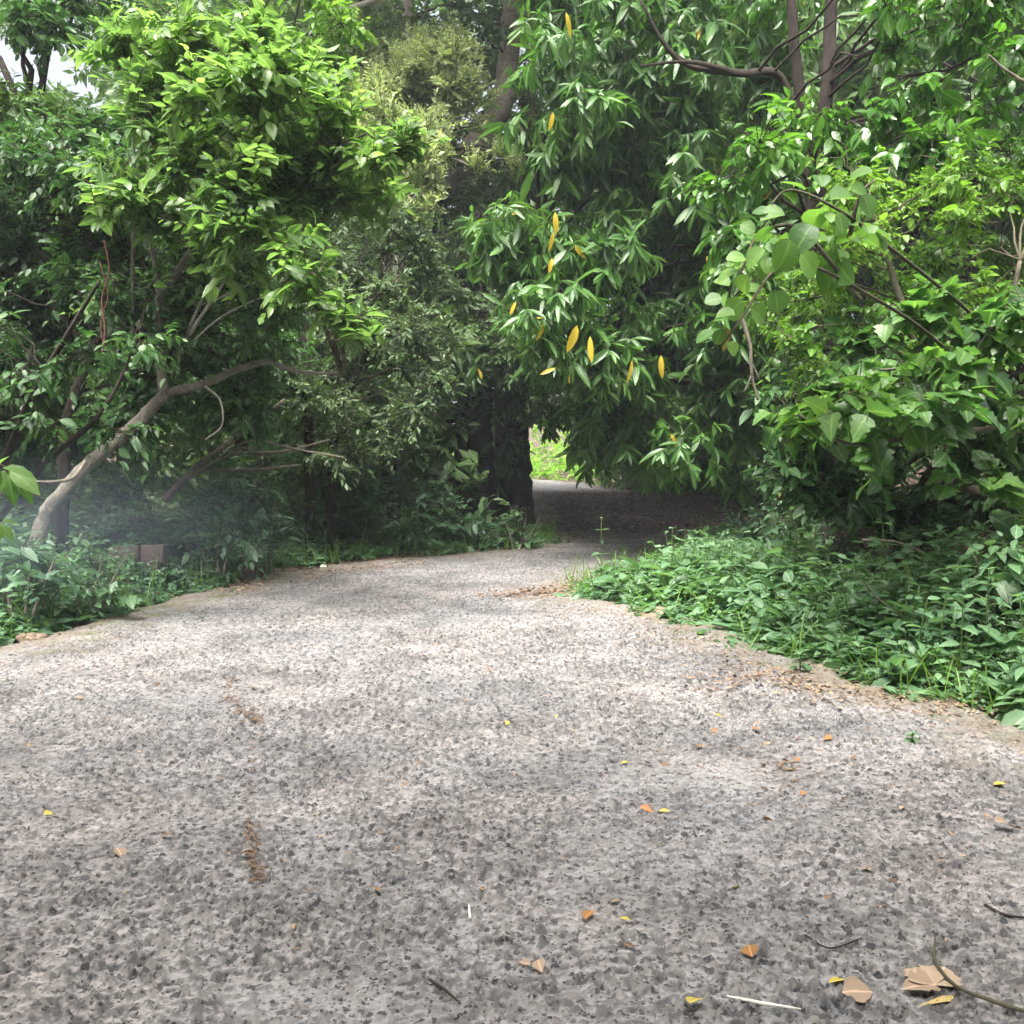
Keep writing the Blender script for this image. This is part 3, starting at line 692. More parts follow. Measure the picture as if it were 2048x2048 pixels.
# 6 greyish fine-leaved thicket trees in the middle
for i, (bx, poly, YY_, lab) in enumerate([
        (395, [(330, 190), (420, 200), (440, 260), (430, 330), (350, 350), (280, 320), (300, 240)], (15.2, 17), 'dull green fine-leaved tree below the pale clumps, under the leaning trunk'),
        (470, [(400, 330), (435, 225), (545, 225), (570, 330), (560, 400), (480, 400), (430, 380)], (15.6, 17.2), 'dull grey-green fine-leaved tree hanging over the two dark trunks'),
        (250, [(200, 250), (300, 240), (400, 340), (390, 430), (300, 440), (210, 400)], (14.5, 16.5), 'dark fine-leaved thicket behind the curved bare branch')]):
    bb = P(bx, 500, sum(YY_) / 2); bb[2] = float(ground_z(bb[0], bb[1]))
    mid = np.mean(np.array(poly), 0)
    limbs = [([bb, P(bx - 8, 440, YY_[0] + 1), P((bx + mid[0]) / 2, 380, YY_[0] + 1), P(mid[0], mid[1], YY_[0] + 1)], [.12, .10, .07, .04])]
    tree('fine_leaved_tree', lab, 'tree', bb, limbs, region(poly, YY_, .62, 1.7), 'grey', F_GREY if i < 2 else dict(F_GREY, lw=.042, ll=.095), 'bark_dark')

for bx, poly, YY_, rr_, fk_, lf_, lab in (
        (330, [(300, 250), (380, 210), (430, 230), (450, 330), (440, 430), (390, 470), (320, 470), (290, 400), (330, 330)], (12.6, 14.2), .42, dict(F_GREY, ll=.075, lw=.032, dens=46), 'grey', 'dense dull small-leaved tree between the bright crown and the dark trunks'),
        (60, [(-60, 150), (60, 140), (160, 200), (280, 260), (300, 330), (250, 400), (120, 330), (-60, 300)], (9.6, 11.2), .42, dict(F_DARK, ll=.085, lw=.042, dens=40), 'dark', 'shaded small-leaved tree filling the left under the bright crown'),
        (310, [(240, -30), (340, -30), (350, 60), (320, 90), (270, 50), (240, 20)], (12.5, 14), .45, dict(F_DARK, ll=.10, lw=.05, dens=34), 'vine', 'fresh green tree top rising behind the bright crown at the top of the view'),
        (20, [(-60, 85), (40, 95), (110, 110), (130, 170), (60, 210), (-60, 200)], (11.5, 12.6), .4, dict(F_DARK, ll=.095, lw=.05, dens=34), 'far', 'mid green crown below the open patch of sky'),
        (455, [(440, 190), (500, 200), (530, 70), (550, 120), (545, 260), (500, 350), (450, 330)], (17.8, 19), .45, dict(F_GREY, ll=.10, lw=.045, dens=30), 'grey', 'soft grey-green tree filling the gap between the leaning trunk and the mango tree'),
        (765, [(520, 240), (640, 210), (700, 300), (600, 330), (560, 420), (500, 400)], (14.6, 16), .5, dict(F_GREY, ll=.09, lw=.036, dens=34), 'far', 'shaded small-leaved tree behind the drooping mango boughs')):
    bb = P(bx, 500, sum(YY_) / 2 + .5); bb[2] = float(ground_z(bb[0], bb[1])); mid = np.mean(np.array(poly), 0); Yc = sum(YY_) / 2
    limbs = [([bb, P(bx * .9 + mid[0] * .1, 430, Yc + .3), P((bx + mid[0]) / 2, (430 + mid[1]) / 2, Yc + .2), P(mid[0], mid[1], Yc)], [.07, .06, .045, .02])]
    tree('small_leaved_tree', lab, 'tree', bb, limbs, region(poly, YY_, rr_, 1.8), lf_, fk_, 'bark_dark', r0=.014)

# 7 two dark trunks beside the bend, with long-leaved drooping crowns
b7 = P(480, 530, 17.5); b7[2] = 0
limbs = [([b7 + np.array([0, 0, -.1]), P(480, 480, 17.5), P(479, 430, 17.5), P(477, 380, 17.5), P(470, 330, 17.5), P(455, 270, 17.3)], [.33, .24, .22, .21, .18, .1]),
         ([P(477, 385, 17.5), P(440, 360, 17), P(405, 350, 16.4)], [.12, .1, .05])]
bl = region([(385, 330), (470, 310), (480, 370), (462, 400), (430, 410), (400, 432), (378, 400)], (15, 16.8), .42, 1.8)
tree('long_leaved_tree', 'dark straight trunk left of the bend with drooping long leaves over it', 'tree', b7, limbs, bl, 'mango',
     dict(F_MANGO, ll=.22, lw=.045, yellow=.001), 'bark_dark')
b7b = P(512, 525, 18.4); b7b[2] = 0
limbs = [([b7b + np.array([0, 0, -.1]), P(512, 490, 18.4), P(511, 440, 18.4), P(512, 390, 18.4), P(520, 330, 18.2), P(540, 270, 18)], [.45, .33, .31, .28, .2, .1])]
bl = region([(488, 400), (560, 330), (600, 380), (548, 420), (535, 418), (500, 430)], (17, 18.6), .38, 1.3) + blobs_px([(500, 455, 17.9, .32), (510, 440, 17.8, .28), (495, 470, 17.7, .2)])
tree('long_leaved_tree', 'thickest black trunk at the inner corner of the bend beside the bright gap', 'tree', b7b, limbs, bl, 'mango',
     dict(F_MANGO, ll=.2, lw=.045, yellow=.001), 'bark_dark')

# 8 the mango tree, right of centre
b8 = np.array([4.9, 15.6, 0.]); b8[2] = float(ground_z(*b8[:2]))
limbs = [([b8, b8 + [0, -.2, 2], P(735, 330, 15.5), P(690, 240, 15), P(650, 130, 14.5), P(640, 40, 14.4)], [.34, .3, .26, .2, .14, .06]),
         ([P(735, 330, 15.5), P(650, 300, 14.6), P(590, 280, 13.8), P(540, 240, 13.4)], [.18, .13, .09, .04]),
         ([P(720, 300, 15.5), P(760, 250, 14.6), P(780, 180, 14)], [.15, .1, .05]),
         ([P(735, 350, 15.5), P(640, 380, 14.2), P(580, 390, 13.4)], [.13, .09, .05])]
bl = region([(552, -40), (800, -40), (800, 180), (720, 230), (610, 240), (575, 190), (545, 110)], (12.4, 14.6), .48, 1.8)
bl += region([(500, 208), (555, 205), (640, 230), (600, 290), (530, 290), (495, 250)], (12.2, 13.4), .34, 1.9)
bl += region([(525, 300), (570, 290), (620, 330), (600, 390), (565, 370), (545, 345), (520, 325)], (11.8, 12.8), .3, 1.9)
bl += region([(560, 390), (620, 300), (740, 240), (800, 260), (800, 430), (770, 445), (700, 450), (640, 445), (590, 445), (560, 420)], (12.2, 14.2), .42, 2.0)
bl += blobs_px([(525, 60, 13, .22), (522, 120, 13, .2), (530, 20, 13, .22), (480, 215, 12.6, .18), (475, 235, 12.6, .15)])
bl += region([(600, 440), (680, 450), (780, 456), (770, 470), (690, 470), (620, 462)], (13.6, 15.2), .24, 1.8)
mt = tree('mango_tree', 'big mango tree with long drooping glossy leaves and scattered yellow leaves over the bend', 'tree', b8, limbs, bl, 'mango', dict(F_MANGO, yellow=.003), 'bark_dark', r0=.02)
la = Acc(); ps = []; ds = []; LLs = []
for px, py, an, ln in [(566, 12, 284, 24), (553, 112, 265, 15), (522, 213, 185, 14), (555, 212, 275, 22), (553, 232, 265, 20), (575, 245, 300, 16),
                       (552, 258, 260, 18), (577, 325, 255, 26), (590, 336, 272, 28), (556, 368, 200, 18), (632, 360, 265, 22), (661, 355, 270, 24), 
                       (707, 256, 280, 15), (671, 434, 300, 14), (779, 482, 275, 18), (516, 302, 240, 12), (543, 322, 268, 18), (512, 214, 200, 10), ]:
    Yv = 11.7 if 300 < py < 420 else 12.2
    ps.append(P(px, py, Yv - rng.uniform(0, .5))); ds.append([math.cos(R(an)), -.2, math.sin(R(an))]); LLs.append(rng.uniform(.8, 1.1) * ln * Yv / FPX)
add_leaves(la, np.array(ps), np.array(ds), np.array([[0, -1., .5]]) + rng.normal(0, .4, (len(ps), 3)), np.array(LLs), np.array(LLs) * rng.uniform(.18, .34, len(LLs)), T_LONG, rnd=np.full(len(ps), .995))
yl = la.build('withered_leaves', M['mango'], mt, b8); yl['label'] = 'bright yellow withered leaves'

# 9 broad roof of the wood over the bend, mostly above the frame
b9 = np.array([9.0, 19.5, 0.]); b9[2] = float(ground_z(*b9[:2]))
bl = [(np.array([rng.uniform(-1, 12), rng.uniform(15.5, 28), rng.uniform(5.6, 9.5)]), rng.uniform(.9, 1.4)) for _ in range(120)]
bl += [(np.array([rng.uniform(-4, 3), rng.uniform(14.5, 26), rng.uniform(9.5, 14)]), rng.uniform(1.0, 1.5)) for _ in range(60)]
bl = [q_ for q_ in bl if inview_px(q_[0])[0] > 600 or inview_px(q_[0])[1] < -90]
bl += [(np.array([rng.uniform(5.5, 12), rng.uniform(17, 26), rng.uniform(1.0, 6)]), rng.uniform(.9, 1.3)) for _ in range(45)]
tree('long_leaved_tree', 'spreading dark tree behind the mango tree, its crown roofing the shaded bend', 'tree', b9,
     [([b9, b9 + [-.2, 0, 3], b9 + [-1, .5, 6], b9 + [-2.5, 1, 8.5]], [.4, .34, .25, .1]), ([b9 + [-.3, 0, 4], b9 + [-3, -1, 6], b9 + [-6, -1, 7.5]], [.22, .16, .06])],
     bl, 'far', dict(dens=6.5, shoot=.5, n=12, ll=.30, lw=.10, T=T_OVATE2, mode='whorl', sag=.3, ang=60, droop=.5), 'bark_dark', twigs=False)

# 10 tree with twin dark stems, upper right
b10 = np.array([3.9, 12.2, 0.]); b10[2] = float(ground_z(*b10[:2]))
b10 = P(838, 500, 12.0); b10[2] = float(ground_z(*b10[:2]))
limbs = [([b10, P(838, 470, 12), P(836, 420, 12), P(826, 300, 11.6), P(814, 200, 11.4), P(806, 140, 11.3), P(796, 60, 11.2), P(790, -30, 11.2)], [.24, .19, .16, .13, .09, .065, .055, .05]),
         ([P(815, 215, 11.4), P(822, 140, 11.3), P(828, 70, 11.3), P(832, -30, 11.3)], [.09, .075, .07, .06]),
         ([P(808, 150, 11.3), P(780, 78, 11.1), P(740, 74, 10.9), P(690, 66, 10.7), P(665, 45, 10.6), P(640, 0, 10.6)], [.05, .045, .038, .03, .022, .012]),
         ([P(740, 74, 10.9), P(690, 62, 10.6), P(640, 66, 10.4)], [.03, .02, .01])]
bl = region([(880, -30), (1070, -30), (1070, 180), (960, 190), (860, 185), (760, 175), (740, 150), (770, 120), (800, 80), (870, 60)], (8.6, 10), .4, 1.9)
bl += region([(700, 165), (760, 170), (770, 215), (740, 240), (715, 200)], (8.8, 9.6), .22, 1.3)
bl += region([(690, -40), (800, -40), (790, 40), (700, 60)], (11.5, 12.5), .35, .6)
tree('broadleaf_tree', 'tree with twin dark upright stems and glossy pointed leaves at the upper right', 'tree', b10, limbs, bl, 'glossy', F_GLOSSY, 'bark_dark', r0=.012)

# 11 fine climber mound below it
b11 = np.array([4.4, 8.9, 0.]); b11[2] = float(ground_z(*b11[:2]))
limbs = [([b11, P(960, 480, 8.8), P(940, 400, 8.5), P(900, 300, 8.3), P(880, 230, 8.2)], [.06, .05, .04, .03, .015]),
         ([P(950, 430, 8.6), P(1000, 350, 8.5), P(1020, 260, 8.4)], [.04, .03, .015])]
bl = region([(775, 220), (830, 185), (900, 165), (1070, 170), (1070, 340), (960, 370), (860, 380), (780, 370), (750, 290)], (7.9, 9.2), .36, 1.9)
tree('vine_mound', 'yellow-green mound of small-leaved climber on the right bank', 'vine', b11, limbs, bl, 'vine',
     dict(dens=42, shoot=.26, n=12, ll=.06, lw=.034, T=T_OVATE2, sag=.3, ang=55, droop=.35, upb=.25, tw=.003), r0=.01)

# 12 bush with large lobed leaves, right, over the bank
b12 = np.array([5.0, 8.5, 0.]); b12[2] = float(ground_z(*b12[:2]))
limbs = [([b12, P(980, 430, 7.6), P(900, 440, 7.2), P(845, 443, 7.0), P(800, 415, 6.9)], [.03, .022, .016, .012, .008]),
         ([b12 + .02, P(990, 400, 7.6), P(930, 370, 7.3), P(880, 370, 7.1)], [.03, .022, .016, .008])]
bl = region([(765, 385), (850, 350), (900, 310), (1060, 290), (1070, 480), (980, 500), (900, 450), (830, 450), (770, 430)], (6.7, 8.2), .3, 1.7)
tree('broadleaf_bush', 'bush with large toothed lobed leaves leaning out over the right bank', 'bush', b12, limbs, bl, 'lobed',
     dict(dens=25, shoot=.26, n=7, ll=.125, lw=.108, T=T_LOBED, sag=.3, ang=60, droop=.4, upb=.2, tiltn=.45), r0=.007)
# 12b dark undergrowth wall on the bank
b12b = np.array([5.2, 9.8, 0.]); b12b[2] = float(ground_z(*b12b[:2]))
bl = region([(800, 340), (1080, 300), (1080, 500), (1060, 560), (1010, 575), (900, 555), (870, 530), (800, 480), (770, 430)], (8.9, 10.4), .4, 2.2)
tree('dark_thicket', 'dark small-leaved thicket on the bare bank under the lobed leaves', 'bush', b12b,
     [([b12b, b12b + [-.2, 0, .8], b12b + [-.6, -.2, 1.6]], [.05, .04, .02])], bl, 'dark', F_DARK, 'bark_dark')

# 13 the round-leaved spray
b13 = P(900, 300, 6.9)
b13g = np.array([4.8, 8.4, float(ground_z(4.8, 8.4))])
root = thing('round_leaved_shrub', tuple(b13g), 'arching shrub with large round pale-backed leaves right of the mango tree', 'shrub')
la, ta = Acc(), Acc()
stems = [[b13g, P(1010, 410, 7.8), P(930, 335, 7.1), P(860, 290, 6.6), P(800, 262, 6.3), P(770, 275, 6.2), P(742, 318, 6.1), P(722, 345, 6.1)],
         [b13g + .03, P(1000, 340, 7.8), P(880, 240, 6.7), P(830, 205, 6.5), P(790, 190, 6.4), P(770, 205, 6.3)],
         [P(860, 300, 6.6), P(800, 230, 6.35), P(760, 235, 6.25), P(745, 262, 6.2), P(738, 280, 6.2)],
         [P(850, 235, 6.6), P(860, 195, 6.5), P(875, 180, 6.5)]]
for st in stems:
    add_limb(ta, st, np.linspace(.016, .006, len(st)), 6, 6, .03)
def px_leaves(lst, T, Y, asp=1.0):
    pos = []; dr = []; nr = []; LL = []; 
    for px, py, ang, ln, tip in lst:      # base pixel, direction in the picture (deg, 0 = right, 90 = up), length in px, turn away from the lens
        d = np.array([math.cos(R(ang)), 0.35 * rng.normal(), math.sin(R(ang))])
        pos.append(P(px, py, Y + rng.uniform(-.15, .15))); dr.append(d); LL.append(.86 * ln * Y / FPX)
        nr.append(np.array([0.6 * rng.normal(), -tip * rng.uniform(.3, 1.2), 1.0]))
    LL = np.array(LL) * rng.uniform(.75, 1.15, len(LL))
    add_leaves(la, np.array(pos), np.array(dr), np.array(nr), LL, LL * asp, T)
px_leaves([(722, 298, 190, 26, 1.5), (738, 270, 200, 24, 1.4), (745, 258, 170, 22, 1), (742, 300, 230, 26, 1.6), (722, 330, 250, 20, 1.2),
           (715, 332, 200, 24, 1.5), (728, 342, 300, 22, 1.2), (745, 290, 20, 24, 1.2), (750, 308, 330, 28, 1.8), (775, 290, 280, 30, 1.7),
           (770, 275, 100, 26, 1.2), (790, 265, 60, 28, 1.3), (785, 215, 185, 34, 1.2), (775, 228, 200, 36, 1.3), (770, 212, 160, 22, .8), (795, 205, 120, 26, .8),
           (812, 225, 230, 40, 1.8), (830, 200, 10, 30, .9), (850, 190, 350, 32, 1.5), (850, 180, 30, 26, .9), (805, 190, 150, 28, .6), (822, 187, 90, 20, .9),
           (765, 250, 215, 26, .9), (790, 240, 255, 34, 1.6), (760, 262, 300, 22, 1.2), (735, 315, 180, 20, .6), (862, 195, 300, 28, 1.4), (838, 212, 290, 30, 1.2),
           (755, 232, 150, 24, 1.3), (748, 275, 250, 26, 1.8), (800, 255, 320, 28, 1.5), (730, 285, 150, 20, 1.0)], T_ROUND, 6.15, .9)
bl = blobs_px([(850, 215, 6.7, .16), (790, 240, 6.5, .18), (835, 245, 6.6, .18)])
foliage(la, ta, bl, dens=16, shoot=.2, n=5, ll=.125, lw=.11, T=T_ROUND, sag=.2, ang=60, droop=.3)
la.build('leaves', M['round'], root, b13g); ta.build('stems', M['twig'], root, b13g, smooth=True)

# 14 leafy shoots entering at the left edge, near the lens
b14 = np.array([-3.7, 5.6, 0.]); b14[2] = float(ground_z(*b14[:2]))
root = thing('leafy_sapling', tuple(b14), 'pale toothed leaves of a sapling reaching in at the left edge', 'sapling')
la, ta = Acc(), Acc()
for st in ([b14, P(-70, 520, 5.0), P(-50, 470, 4.9), P(-12, 462, 4.8), P(8, 468, 4.8)], [b14 + .02, P(-60, 560, 5.1), P(-30, 530, 5), P(2, 520, 4.9)]):
    add_limb(ta, st, np.linspace(.014, .004, len(st)), 6, 6, .03)
px_leaves([(2, 468, 350, 34, .6), (4, 470, 275, 34, 1.8), (8, 470, 310, 44, 1.2), (10, 470, 330, 42, .9), (8, 474, 292, 44, 1.6), (-2, 466, 40, 22, .5), (0, 470, 240, 30, 1.2),
           (0, 524, 320, 24, 1.2), (2, 520, 350, 20, .6), (0, 528, 270, 20, 1.2), (-14, 462, 200, 34, 1.0), (-16, 520, 250, 30, 1)], T_OVATE, 4.8, .5)
la.build('leaves', M['round'], root, b14); ta.build('stems', M['twig'], root, b14, smooth=True)

# ------------------------------------------------------------------ distant wood
la = Acc(); O = []
n = 0; NW = 24000
while n < NW:
    k = 20000
    yy = rng.uniform(19.5, 32, k); yy = np.where(rng.random(k) < .3, rng.uniform(14, 20, k), yy)
    x = rng.uniform(-1, 1, k) * (3 + .62 * yy); z = rng.uniform(0.0, 1, k) ** 1.15 * (1.5 + .48 * yy)
    p = np.stack([x, yy, z], 1); px, py = inview_px(p)
    ok = (edge_dist(x, yy) > 0.9) | (z > 4.6)
    ok &= (yy > 20) | (z < 3.2) | (np.abs(x) > 8)
    ok &= ~((px < 88) & (py > 34) & (py < 96))                       # the open patch of sky at the upper left
    ok &= ~((px < 120) & (py < 40) & (py > -200) & (rng.random(k) < .6))
    ok &= ~((px > 512) & (px < 606) & (py > 400) & (yy > 18))         # the clearing seen past the bend
    ok &= (vnoise(x + yy * .3, z + yy * .5, 1.3, 31) > 0.28) | (rng.random(k) < .25)
    O.append(p[ok]); n += ok.sum()
O = np.concatenate(O)[:NW]
k = 3500
x = rng.uniform(3.5, 14, k); yy = rng.uniform(25, 35, k); ok = edge_dist(x, yy) > .3
O = np.concatenate([O, np.stack([x, yy, rng.uniform(0, 3.8, k)], 1)[ok]])
k = 2600
x = rng.uniform(2.6, 9, k); yy = rng.uniform(29, 36, k); ok = (x > 2.6 + (36 - yy) * .15)
O = np.concatenate([O, np.stack([x, yy, rng.uniform(0, 4, k) ** 1.0], 1)[ok]])
sprays(la, None, O, rng.normal(0, 1, O.shape) + [0, 0, .3], .5, 12, .25, .11, T=T_SIMPLE, sag=.2, ang=55, droop=.2, tiltn=.7)
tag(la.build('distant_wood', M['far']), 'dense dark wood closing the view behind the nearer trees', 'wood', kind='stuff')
# the wood goes on behind the viewer and over the lane there
k = 5200
th = rng.uniform(0, 6.28, k); rr_ = rng.uniform(9, 17, k); x = rr_ * np.sin(th) * 1.1; yy = rr_ * np.cos(th) - 1; z = rng.uniform(0, 11, k)
ok = (yy < 3.0) & ((np.abs(x) > 5.5) | (yy < -7))
O = np.stack([x, yy, z], 1)[ok]
k = 3000
O2 = np.stack([rng.uniform(-9, 9, k), rng.uniform(-12, 2.4, k), rng.uniform(6.5, 10, k)], 1)
O2 = O2[vnoise(O2[:, 0], O2[:, 1], 1.5, 61) > .42]
O = np.concatenate([O, O2])
la = Acc()
sprays(la, None, O, rng.normal(0, 1, O.shape) + [0, 0, .3], .8, 11, .5, .24, T=T_SIMPLE, sag=.2, ang=55, droop=.2, tiltn=.7)
tag(la.build('surrounding_wood', M['far']), 'wood continuing behind and overhead where the viewer stands', 'wood', kind='stuff')
# a few countable trunks of that wood
for i, (px, Y, r, lean) in enumerate([(262, 17.5, .2, .02), (300, 22, .18, -.05), (210, 20, .22, .04), (440, 22, .25, .0), (395, 24, .22, .05), (900, 19, .24, .03), (985, 17, .2, -.04)]):
    flab = ['slim dark trunk rising between the curved bare branch and the fallen branches', 'dark trunk standing above the feathery drooping shrub', 'dark trunk behind the long slanting bare branch', 'dark trunk just left of the straight trunk at the bend', 'dark trunk under the rounded pale clumps', 'trunk behind the twin-stemmed tree on the right bank', 'dark trunk at the far right behind the small-leaved thicket'][i]
    b = P(px, 500, Y); b[2] = float(ground_z(b[0], b[1]))
    limbs = [([b, b + [lean * 2, 0, 2.2], b + [lean * 5, 0.2, 5], b + [lean * 8, 0, 9]], [r * 1.2, r, r * .8, r * .4])]
    bl = [(b + [rng.uniform(-1.6, 1.6), rng.uniform(-1.5, 1.5), rng.uniform(5.5, 9.5)], rng.uniform(.7, 1.1)) for _ in range(9)]
    bl = [q_ for q_ in bl if not (inview_px(q_[0])[0] < 130 and 10 < inview_px(q_[0])[1] < 120)]
    if not bl: bl = [(b + [0, 0, 3.2], .8)]
    tree('forest_tree', flab, 'tree', b, limbs, bl, 'far',
         dict(dens=7, shoot=.5, n=10, ll=.2, lw=.075, T=T_SIMPLE, sag=.2, ang=55, droop=.2), 'bark_dark', twigs=False, group='shaded trees of the wood')

# sunny clearing beyond the bend
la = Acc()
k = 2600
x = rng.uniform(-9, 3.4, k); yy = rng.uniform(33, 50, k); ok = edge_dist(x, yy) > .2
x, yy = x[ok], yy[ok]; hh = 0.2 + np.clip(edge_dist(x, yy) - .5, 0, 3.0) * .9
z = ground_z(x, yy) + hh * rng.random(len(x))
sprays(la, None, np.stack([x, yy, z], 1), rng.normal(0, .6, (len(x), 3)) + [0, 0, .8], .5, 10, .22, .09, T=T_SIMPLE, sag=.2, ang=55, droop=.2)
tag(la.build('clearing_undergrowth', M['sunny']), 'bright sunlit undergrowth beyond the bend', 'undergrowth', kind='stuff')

# ------------------------------------------------------------------ dead wood, bare branches and lianas on the left
def dead(name, label, lst, mat, cat='branch', r=(.03, .012), group=None, sides=7):
    a = Acc()
    o0 = None
    for i, pts in enumerate(lst):
        pts = [P(*p) for p in pts]
        if o0 is None: o0 = pts[0]
        f = 1 if i == 0 else .55
        add_limb(a, pts, np.linspace(r[0] * f, r[1] * f, len(pts)), sides, 6, .05)
    ob = a.build(name, M[mat], None, o0, smooth=True)
    return tag(ob, label, cat, group)
dead('bare_branch', 'long pale bare branch slanting up to the right behind the fork', [[(172, 372, 10.3), (190, 335, 9.8), (210, 303, 9.4), (238, 262, 9.2), (252, 235, 9.1)],
     [(180, 355, 10.0), (214, 322, 9.5), (255, 300, 9.3), (290, 290, 9.2)], [(212, 302, 9.4), (245, 286, 9.3), (283, 274, 9.2)]], 'bark_pale', r=(.020, .010))
dead('bare_branch', 'shorter pale bare branch parallel to the long slanting one, upper left of it', [[(176, 365, 10.3), (192, 322, 9.7), (210, 285, 9.4), (228, 255, 9.3)]], 'bark_pale', r=(.018, .011))
dead('bare_sapling', 'whitish upright stem seen through the leaves at left', [[(92, 345, 11.8), (94, 300, 11.8), (90, 270, 11.8), (94, 235, 11.8)]], 'bark_pale', 'stem', r=(.035, .025))
dead('liana', 'red-brown twisted vine hanging straight down at left', [[(102, 355, 9.2), (105, 330, 9.2), (102, 300, 9.2), (109, 270, 9.2), (104, 240, 9.2)], [(104, 352, 9.2), (101, 320, 9.2), (108, 295, 9.2), (100, 262, 9.2)]], 'vine_red', 'vine', r=(.010, .008))
dead('dead_branch', 'fallen grey branch sloping up to the right in the dark undergrowth', [[(165, 500, 12.2), (200, 465, 12), (240, 435, 12), (285, 400, 11.9)], [(190, 478, 12), (230, 455, 11.9), (280, 452, 11.8), (330, 440, 11.7)], [(200, 470, 12), (250, 470, 11.8), (300, 465, 11.7)]], 'bark', r=(.05, .02))
dead('dead_branch', 'thin fallen branch lying crosswise in front of the undergrowth left of the trunks', [[(215, 462, 11.4), (250, 440, 11.4), (290, 448, 11.3), (345, 458, 11.2)], [(250, 440, 11.4), (268, 400, 11.4), (275, 370, 11.5)]], 'bark', r=(.022, .01))
dead('curled_twig', 'thin curled pale twig hanging below the curved branch', [[(205, 386, 9.9), (220, 400, 9.9), (222, 425, 9.9), (205, 440, 9.8)]], 'bark_pale', 'twig', r=(.011, .006))
dead('bare_sapling', 'low thin bare stem arching from the forked trunk to the left edge', [[(85, 462, 10.2), (72, 478, 10), (50, 482, 9.9), (25, 481, 9.8)]], 'bark', 'stem', r=(.022, .012))
dead('bare_branch', 'pale branch crossing the sky gap above the middle left', [[(395, -10, 18), (370, 2, 18), (350, 8, 18), (333, 10, 18), (320, 14, 18)]], 'bark_pale', r=(.06, .03))
dead('bare_branch', 'bent grey branch curling inside the pale rounded clumps', [[(398, 180, 17), (420, 165, 17), (428, 140, 17), (415, 118, 17), (395, 105, 17)], [(420, 165, 17), (440, 155, 16.9), (470, 165, 16.9)]], 'bark_pale', r=(.04, .02))
dead('bare_sapling', 'bare brown stem slanting at the upper right edge', [[(1030, 85, 7.6), (1008, 72, 7.6), (988, 55, 7.6)]], 'bark', 'stem', r=(.014, .008))
dead('dry_vine', 'dry curved stem trailing across the bare bank', [[(862, 580, 7.3), (880, 600, 7.2), (905, 618, 7.1)], [(870, 590, 7.3), (850, 575, 7.4)]], 'twig', 'vine', r=(.006, .004))
dead('bare_sapling', 'pale arched stem crossing the dark bank at right', [[(862, 540, 8), (900, 543, 7.9), (935, 560, 7.8), (965, 585, 7.7)]], 'bark', 'stem', r=(.012, .008))
dead('bare_sapling', 'forked bare stem behind the right bank weeds', [[(975, 620, 8.3), (990, 570, 8.3), (1015, 530, 8.3)], [(985, 590, 8.3), (965, 550, 8.3)], [(990, 570, 8.3), (1010, 560, 8.3), (1040, 550, 8.3)]], 'bark', 'stem', r=(.014, .008))
dead('bare_branch', 'brown twiggy branch hanging in the right undergrowth before the mango leaves', [[(742, 318, 8), (750, 345, 8), (752, 375, 8), (758, 400, 8)], [(752, 375, 8), (744, 392, 8)], [(750, 360, 8), (760, 380, 8)]], 'bark', r=(.016, .008))

# ------------------------------------------------------------------ roadside weeds
def scatter_zone(n, x0, x1, y0, y1, cond):
    out = []
    tot = 0
    while tot < n:
        x = rng.uniform(x0, x1, 4000); yy = rng.uniform(y0, y1, 4000)
        d = edge_dist(x, yy) ; k = cond(x, yy, d); out.append(np.stack([x[k], yy[k], d[k]], 1)); tot += k.sum()
        if tot == 0: break
    return np.concatenate(out)[:n]
def weed_mass(name, label, pts, hfun, leaf, ll, lw, n, T=T_OVATE2, stem='stem', mode='pair', lean=.25):
    la, ta = Acc(), Acc()
    x, yy, d = pts.T; z = ground_z(x, yy)
    h = hfun(x, yy, d) * rng.uniform(.55, 1.15, len(x))
    D = rng.normal(0, lean, (len(x), 3)); D[:, 2] = 1
    sprays(la, ta, np.stack([x, yy, z], 1), D, h, n, ll, lw, mode=mode, T=T, sag=.05, ang=72, droop=.15, tiltn=.3, tw=.0035, lenvar=.42)
    root = thing(name, (0, 0, 0), label, 'undergrowth'); root['kind'] = 'stuff'
    la.build('leaves', M[leaf], root); ta.build('stems', M[stem], root)
    return root
# right-hand patch
cR = lambda x, y, d: (d > -.16 + .7 * (vnoise(x, y, .5, 40) - .5)) & (vnoise(x, y, .22, 49) + .4 * np.clip(d, 0, 1) > .22) & (x > .3)
pts = scatter_zone(6500, .3, 7.5, 3.2, 17, lambda x, y, d: cR(x, y, d) & (d < 1.75 + .6 * (y > 11)))
weed_mass('roadside_weeds', 'leafy green weeds covering the ground along the right edge of the road', pts,
          lambda x, y, d: (.10 + .52 * np.clip(d / .9, 0, 1)) * (0.35 + 1.2 * vnoise(x, y, .45, 41)) * (1 - .42 * np.clip((y - 9) / 2.5, 0, 1)), 'weed', .075, .044, 10)
pts = scatter_zone(2200, .3, 7.5, 3.2, 17, lambda x, y, d: (d > .0) & (x > .3) & (d < 1.7 + .6 * (y > 11)) & (vnoise(x, y, .7, 43) > .35))
weed_mass('broad_weeds', 'taller weeds with broader leaves standing in the right-hand patch', pts,
          lambda x, y, d: (.22 + .46 * np.clip(d / .8, 0, 1)) * (0.5 + .8 * vnoise(x, y, .5, 44)) * (1 - .42 * np.clip((y - 9) / 2.5, 0, 1)), 'weed', .125, .068, 8, T_OVATE)
